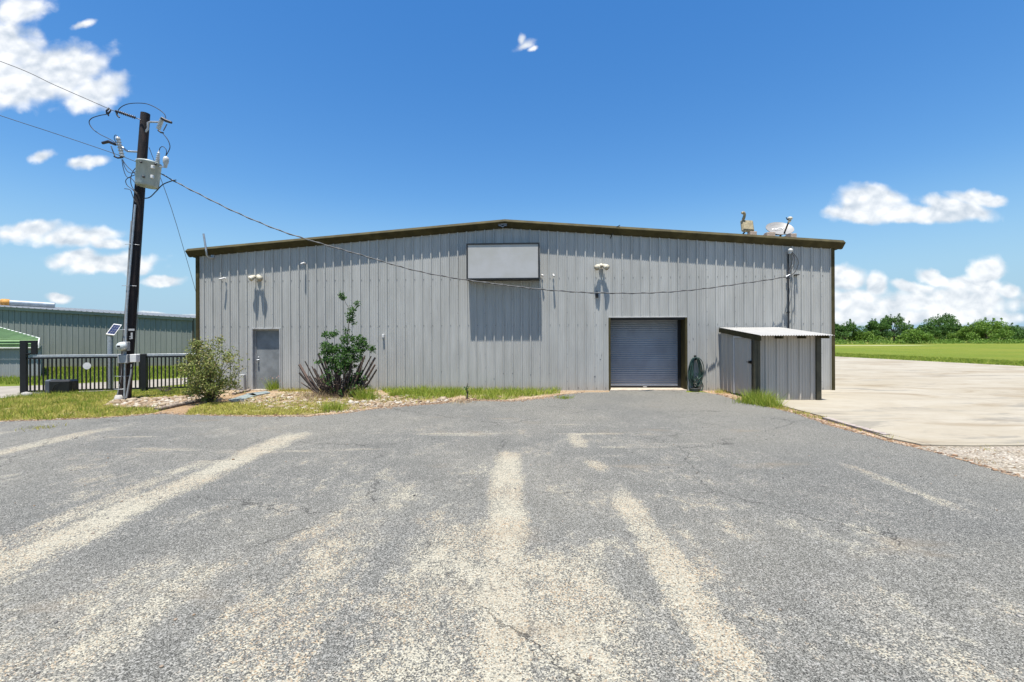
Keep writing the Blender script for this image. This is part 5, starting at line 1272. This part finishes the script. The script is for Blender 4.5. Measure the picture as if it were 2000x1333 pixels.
# olive shrub, left
bp_ = G(411, 787); Yd = bp_.y
g = thing('olive_shrub', 'airy olive green shrub between the picket fence and the grey door', 'shrub', bp_)
tips = []
outline = [(364, 716), (372, 742), (376, 700), (384, 684), (394, 676), (405, 672), (412, 667), (424, 673), (436, 694), (446, 702), (458, 690), (464, 702), (456, 726), (450, 745), (442, 758), (390, 762), (380, 752)]
for (x, y) in outline:
    q_ = P(x, y, Yd)-bp_
    tips.append((q_.x, rs.uniform(-.45, .45), q_.z))
for _ in range(30):
    x = rs.uniform(376, 450); y = rs.uniform(690, 765); q_ = P(x, y, Yd)-bp_; tips.append((q_.x, rs.uniform(-.7, .7), q_.z))
b = MB(); sp1 = grow(rs, (0, 0, 0), tips, .016, b); b.build('branches', 'bark', g)
C = []
for tp in tips:
    k_ = rs.randint(70, 170); sp2 = rs.uniform(.06, .14); C.append(np.array(tp)+rs.normal(size=(k_, 3))*[sp2, sp2, sp2*.9])
for q_ in sp1[::2]:
    C.append(np.array(q_)+rs.normal(size=(9, 3))*.07)
C = np.concatenate(C); C = C[C[:, 2] > .02]; v_, f_ = leaves(rs, C, .050); npmesh('foliage', v_, f_, 'leafolive', parent=g)
# stump shrub
bp_ = G(664, 777); Yd = bp_.y
g = thing('sprouting_stump', 'cut back fan of dark dead stalks with green regrowth and one tall shoot', 'shrub', bp_)
b = MB()
ends = [(581, 713, .045), (592, 727, .035), (597, 706, .02), (613, 692, .035), (606, 722, .03), (604, 735, .03), (617, 715, .022), (622, 722, .03), (628, 712, .02), (634, 716, .028), (640, 706, .035), (648, 712, .03),
        (712, 706, .03), (716, 698, .028), (722, 694, .022), (726, 696, .022), (732, 699, .035), (740, 711, .032), (736, 722, .03), (728, 735, .03), (722, 745, .025), (700, 716, .03), (694, 706, .03), (705, 712, .022), (686, 712, .03)]
for _ in range(150):
    a = rs.uniform(-1.25, 1.2); L_ = rs.uniform(.25, .95)*(1-.1*abs(a)); x = 662+a*60*L_*1.15+rs.normal()*4; y = 768-56*L_*math.cos(a)*1.0-4+rs.normal()*3
    ends.append((x, y, rs.uniform(.006, .022)))
for (x, y, r_) in ends:
    q_ = P(x, y, Yd)-bp_; dy = rs.uniform(-.45, .35); bx_ = q_.x*.42+rs.normal()*.10
    m_ = Vector((q_.x*.7+rs.normal()*.035, dy*.5, q_.z*.5-.03+rs.normal()*.02)); e_ = Vector((q_.x, dy, max(q_.z, .1))); b.tube([(bx_, dy*.3, .0), m_, e_], [r_*1.1, r_, r_*.85], 6, 0, False)
    if rs.uniform() < .45:
        f_ = m_*.5+e_*.5; b.tube([f_, f_+Vector((rs.normal()*.09, rs.normal()*.06, rs.uniform(.02, .12)))], [.008, .004], 4, 0, False)
stk = b.build('dead_stalks', 'deadwood', g)
def cloud_leaves(cx, cy, rx, ry, n, rs, dz=.3):
    c_ = P(cx, cy, Yd)-bp_; k_ = Yd/F
    u = rs.normal(size=(n, 3)); u /= np.linalg.norm(u, axis=1)[:, None]; u *= rs.uniform(.35, 1, n)[:, None]**.6
    return np.array(c_)+u*[rx*k_, dz, ry*k_]+rs.normal(size=(n, 3))*.02
C = []
for _ in range(74):
    a = rs.uniform(0, 6.28); q_ = rs.uniform(0, 1)**.5; C.append(cloud_leaves(666+43*q_*math.cos(a), 698+30*q_*math.sin(a), rs.uniform(4, 9), rs.uniform(3, 7), rs.randint(22, 60), rs, .16)+[0, rs.uniform(-.35, .35), 0])
for _ in range(26): C.append(cloud_leaves(rs.uniform(640, 722), rs.uniform(722, 768), rs.uniform(3, 7), rs.uniform(3, 6), rs.randint(8, 26), rs, .1)+[0, rs.uniform(-.45, .2), 0])
C += [cloud_leaves(666, 702, 34, 24, 650, rs, .3),  cloud_leaves(642, 654, 15, 6, 170, rs, .12), cloud_leaves(656, 651, 8, 5, 60, rs, .1),
     cloud_leaves(680, 662, 16, 9, 260, rs, .2), cloud_leaves(702, 664, 16, 9, 200, rs, .18), cloud_leaves(718, 680, 16, 6, 170, rs, .12), cloud_leaves(708, 672, 12, 7, 130, rs, .12), cloud_leaves(728, 684, 6, 4, 40, rs, .08),
     cloud_leaves(684, 618, 8, 14, 170, rs, .09), cloud_leaves(688, 605, 7, 6, 60, rs, .07), cloud_leaves(667, 578, 5, 7, 80, rs, .06), cloud_leaves(671, 583, 6, 3, 35, rs, .05), cloud_leaves(699, 594, 6, 6, 55, rs, .05), cloud_leaves(690, 631, 6, 5, 30, rs, .05),
     cloud_leaves(678, 646, 6, 7, 40, rs, .06), cloud_leaves(695, 745, 16, 14, 320, rs, .2), cloud_leaves(690, 768, 12, 8, 160, rs, .15), cloud_leaves(640, 680, 14, 12, 260, rs, .25)]
v_, f_ = leaves(rs, np.concatenate(C), .058); npmesh('foliage', v_, f_, 'leafdark', parent=g)
b = MB(); w3 = lambda x, y, dd=0: P(x, y, Yd)-bp_+Vector((0, dd, 0))
b.tube([w3(672, 740), w3(678, 680), w3(679, 650), w3(683, 622), w3(684, 605), w3(676, 594), w3(671, 582)], [.018, .015, .012, .010, .008, .006, .004], 6); b.tube([w3(684, 608), w3(692, 600), w3(699, 591)], .005, 5)
b.tube([w3(660, 730), w3(648, 690), w3(638, 662), w3(630, 652)], .008, 5); b.tube([w3(675, 730), w3(695, 680), w3(715, 676), w3(730, 686)], .008, 5); b.build('shoots', 'bark', g)
# dead twiggy plant by the fence
bp_ = G(320, 769); g = thing('dead_plant', 'dark leafless tangled plant in front of the picket fence', 'plant', bp_)
b = MB(); 
for _ in range(46):
    a = rs.uniform(0, 6.28); L_ = rs.uniform(.12, .32); t3 = Vector((math.cos(a)*L_*1.1, math.sin(a)*L_*.5, L_*rs.uniform(.35, 1.0))); b.tube([(0, 0, .0), t3*.5+Vector((0, 0, .05)), t3], [.012, .009, .004], 5)
b.build('twigs', 'deadwood', g)
# ---- timbers, slabs, board
def logpiece(name, label, a, c, r_, mk, cat, grp=None, seg=7):
    a = Vector(a); c = Vector(c); g_ = MB(); rr_ = random.Random(hash(label) % 1000); pl_ = []
    for i in range(seg+1):
        f_ = i/seg; pl_.append(a*(1-f_)+c*f_+Vector((rr_.uniform(-.012, .012), rr_.uniform(-.012, .012), rr_.uniform(-.008, .008))))
    g_.tube(pl_, [r_*rr_.uniform(.85, 1.1) for _ in pl_], 9); return tag(g_.build(name, mk, None, loc=a), label, cat, grp)
import zlib
logpiece('edging_log', 'weathered grey log edging the rock bed left of the olive shrub', G(305, 800, .05), G(402, 780, .05), .06, 'log', 'log')
logpiece('edging_timber', 'pale short timber in the grass left of the door', G(455, 770, .04), G(488, 762, .04), .045, 'log', 'timber')
for (pl_, lab) in (([(446, 781), (478, 771), (494, 768), (502, 772), (480, 779), (462, 785)], 'blue grey flat stepping slab right of the olive shrub'), ([(480, 769), (520, 764), (528, 767), (496, 773)], 'worn grey slab in front of the grey door')):
    b = MB(); ps = [G(*q_, .035) for q_ in pl_]; c_ = sum(ps, Vector())/len(ps); n = len(ps); lo_ = [q_-Vector((0, 0, .05)) for q_ in ps]
    b.add(ps+lo_, [tuple(range(n))]+[(i, (i+1) % n, n+(i+1) % n, n+i) for i in range(n)]); tag(b.build('stepping_slab', 'slab', None, loc=c_), lab, 'paving slab', 'slabs leading to the grey door')
b = MB(); a_, c_ = Vector((6.70, 9.75, .03)), Vector((6.62, 8.05, .03)); b.beam(a_, c_, .13, .04); tag(b.build('wooden_board', 'board', None, loc=a_), 'long weathered board lying along the near edge of the concrete pad', 'board')
b = MB(); a_ = G(232, 783); rs = np.random.RandomState(77); v_, f_ = rockmesh(rs, np.array([[0, 0]]), .32, .8); o = npmesh('boulder', v_, f_, 'rocks', loc=a_); tag(o, 'pale grey rock against the foot of the utility pole', 'rock')
M['rockgrey'] = mat('grey_rock', (0.40, 0.38, 0.35), 0.9, var=.15, nscale=9, bump=.4); o.data.materials[0] = M['rockgrey']
o = npmesh('boulder', v_*.9, f_, 'rocks', loc=G(52, 775)); tag(o, 'pale flat rock at the foot of the gate guide post', 'rock'); o.data.materials[0] = M['rockgrey']; o.rotation_euler.z = 1.1

# ---- trees at the field edge
def make_tree(seed, hgt, wid, mk, label, loc, nl=5200):
    rs = np.random.RandomState(seed)
    g = thing('field_tree', label, 'tree', loc, 0, 'trees along the far edge of the field')
    b = MB(); b.tube([(0, 0, -.1), (.1, 0, hgt*.2), (-.05, .1, hgt*.45), (0.1, 0, hgt*.7)], [hgt*.035, hgt*.028, hgt*.02, hgt*.008], 7)
    cs = []
    for i in range(26):
        a = rs.uniform(0, 6.28); zz = rs.uniform(.12, 1.0)**.8; r_ = wid*.5*(1-.55*max(0, zz-.45)/.55)*rs.uniform(.35, 1.0)
        cs.append((math.cos(a)*r_, math.sin(a)*r_, hgt*(.10+.80*zz), rs.uniform(.16, .30)*wid*.5*rs.uniform(.8, 1.25)))
        if i % 2 == 0: b.tube([(0, 0, hgt*.15+zz*hgt*.2), (cs[-1][0]*.6, cs[-1][1]*.6, cs[-1][2]*.8), cs[-1][:3]], [hgt*.014, hgt*.008, hgt*.003], 5)
    b.build('trunk', 'bark', g)
    C = []
    per = int(nl*1.5)//len(cs)
    for (x, y, z, r_) in cs:
        u = rs.normal(size=(per, 3)); u /= np.linalg.norm(u, axis=1)[:, None]; u *= (rs.uniform(.25, 1, per)**.45)[:, None]
        C.append(np.array((x, y, z))+u*[r_*1.1, r_*1.1, r_*.85])
    C = np.concatenate(C)
    # spiky leader twigs on the skyline
    for _ in range(14):
        x, y, z, r_ = cs[rs.randint(len(cs))]; t3 = np.array((x, y, z+r_*.8)); k_ = 30
        C = np.concatenate([C, t3+np.stack([rs.normal(size=k_)*.10, rs.normal(size=k_)*.10, rs.uniform(0, hgt*.13, k_)], 1)+np.array([rs.normal()*.2, 0, 0])])
    C = C[C[:, 2] > .1]
    v_, f_ = leaves(rs, C, .27, aspect=1.6); npmesh('crown', v_, f_, mk, parent=g); return g
TD_ = 112.0
spec = [(1650, 633, 62, 'treea', 'dark bushy tree just right of the warehouse corner trim'), (1688, 650, 46, 'treeb', 'low light green bush between the two leftmost dark trees'), (1716, 628, 52, 'treea', 'left half of the tall spiky dark pair in the tree line'), (1746, 621, 56, 'treea', 'taller right half of the spiky dark pair in the tree line'),
        (1786, 645, 54, 'treeb', 'low yellow green bush left of the tallest tree'), (1812, 634, 46, 'treea', 'dark tree joined to the left of the tallest tree'), (1838, 619, 66, 'treea', 'tallest dark tree in the middle of the tree line'), (1866, 634, 50, 'treea', 'dark tree right of the tallest tree'),
        (1890, 645, 56, 'treeb', 'broad yellow green tree with rounded low crown'), (1926, 630, 70, 'treeb', 'large rounded yellow green tree at the right of the tree line'), (1962, 640, 56, 'treea', 'dark tree left of the one at the photo edge'), (1995, 644, 56, 'treea', 'dark low tree cut by the right photo edge')]
rnd = random.Random(8)
for i, (px, py, wpx, mk, lab) in enumerate(spec):
    d = TD_+rnd.uniform(-6, 10)+(6 if mk == 'treea' else -8); loc = P(px, 670, d); loc.z = 0; hg = P(px, py, d).z; make_tree(100+i, hg*1.03, wpx/F*d*1.12, mk, lab, loc, 5000 if py < 640 else 3800)
# continuous brush behind and beyond the trees
rs = np.random.RandomState(55); C = []
for i in range(240):
    x = rs.uniform(20, 190); y = TD_+rs.uniform(14, 26)+(0 if x < 130 else (x-130)*-.3); h_ = rs.uniform(2.2, 3.9); r_ = rs.uniform(1.2, 2.3); k_ = 170
    u = rs.normal(size=(k_, 3)); u /= np.linalg.norm(u, axis=1)[:, None]; C.append(np.array((x, y, h_*.5))+u*[r_, r_, h_*.5])
for i in range(60):
    x = rs.uniform(-90, -12); y = rs.uniform(95, 110); h_ = rs.uniform(2.2, 4.2); k_ = 120
    u = rs.normal(size=(k_, 3)); u /= np.linalg.norm(u, axis=1)[:, None]; C.append(np.array((x, y, h_*.5))+u*[2.0, 2.0, h_*.5])
C = np.concatenate(C); C = C[C[:, 2] > 0]; v_, f_ = leaves(rs, C, .36, aspect=1.6)
stuff(npmesh('brush', v_, f_, 'treea'), 'continuous dark brush behind the trees along the field edge', 'brush')
# low scrub at tree feet
C = []
for i in range(170):
    x = rs.uniform(68, 135); y = TD_-14+rs.uniform(-2, 6); h_ = rs.uniform(.5, 1.3); k_ = 60
    u = rs.normal(size=(k_, 3)); u /= np.linalg.norm(u, axis=1)[:, None]; C.append(np.array((x, y, h_*.4))+u*[1.0, 1.0, h_*.5])
C = np.concatenate(C); C = C[C[:, 2] > 0]; v_, f_ = leaves(rs, C, .22)
stuff(npmesh('scrub', v_, f_, 'treeb'), 'low light green scrub at the feet of the trees', 'scrub')
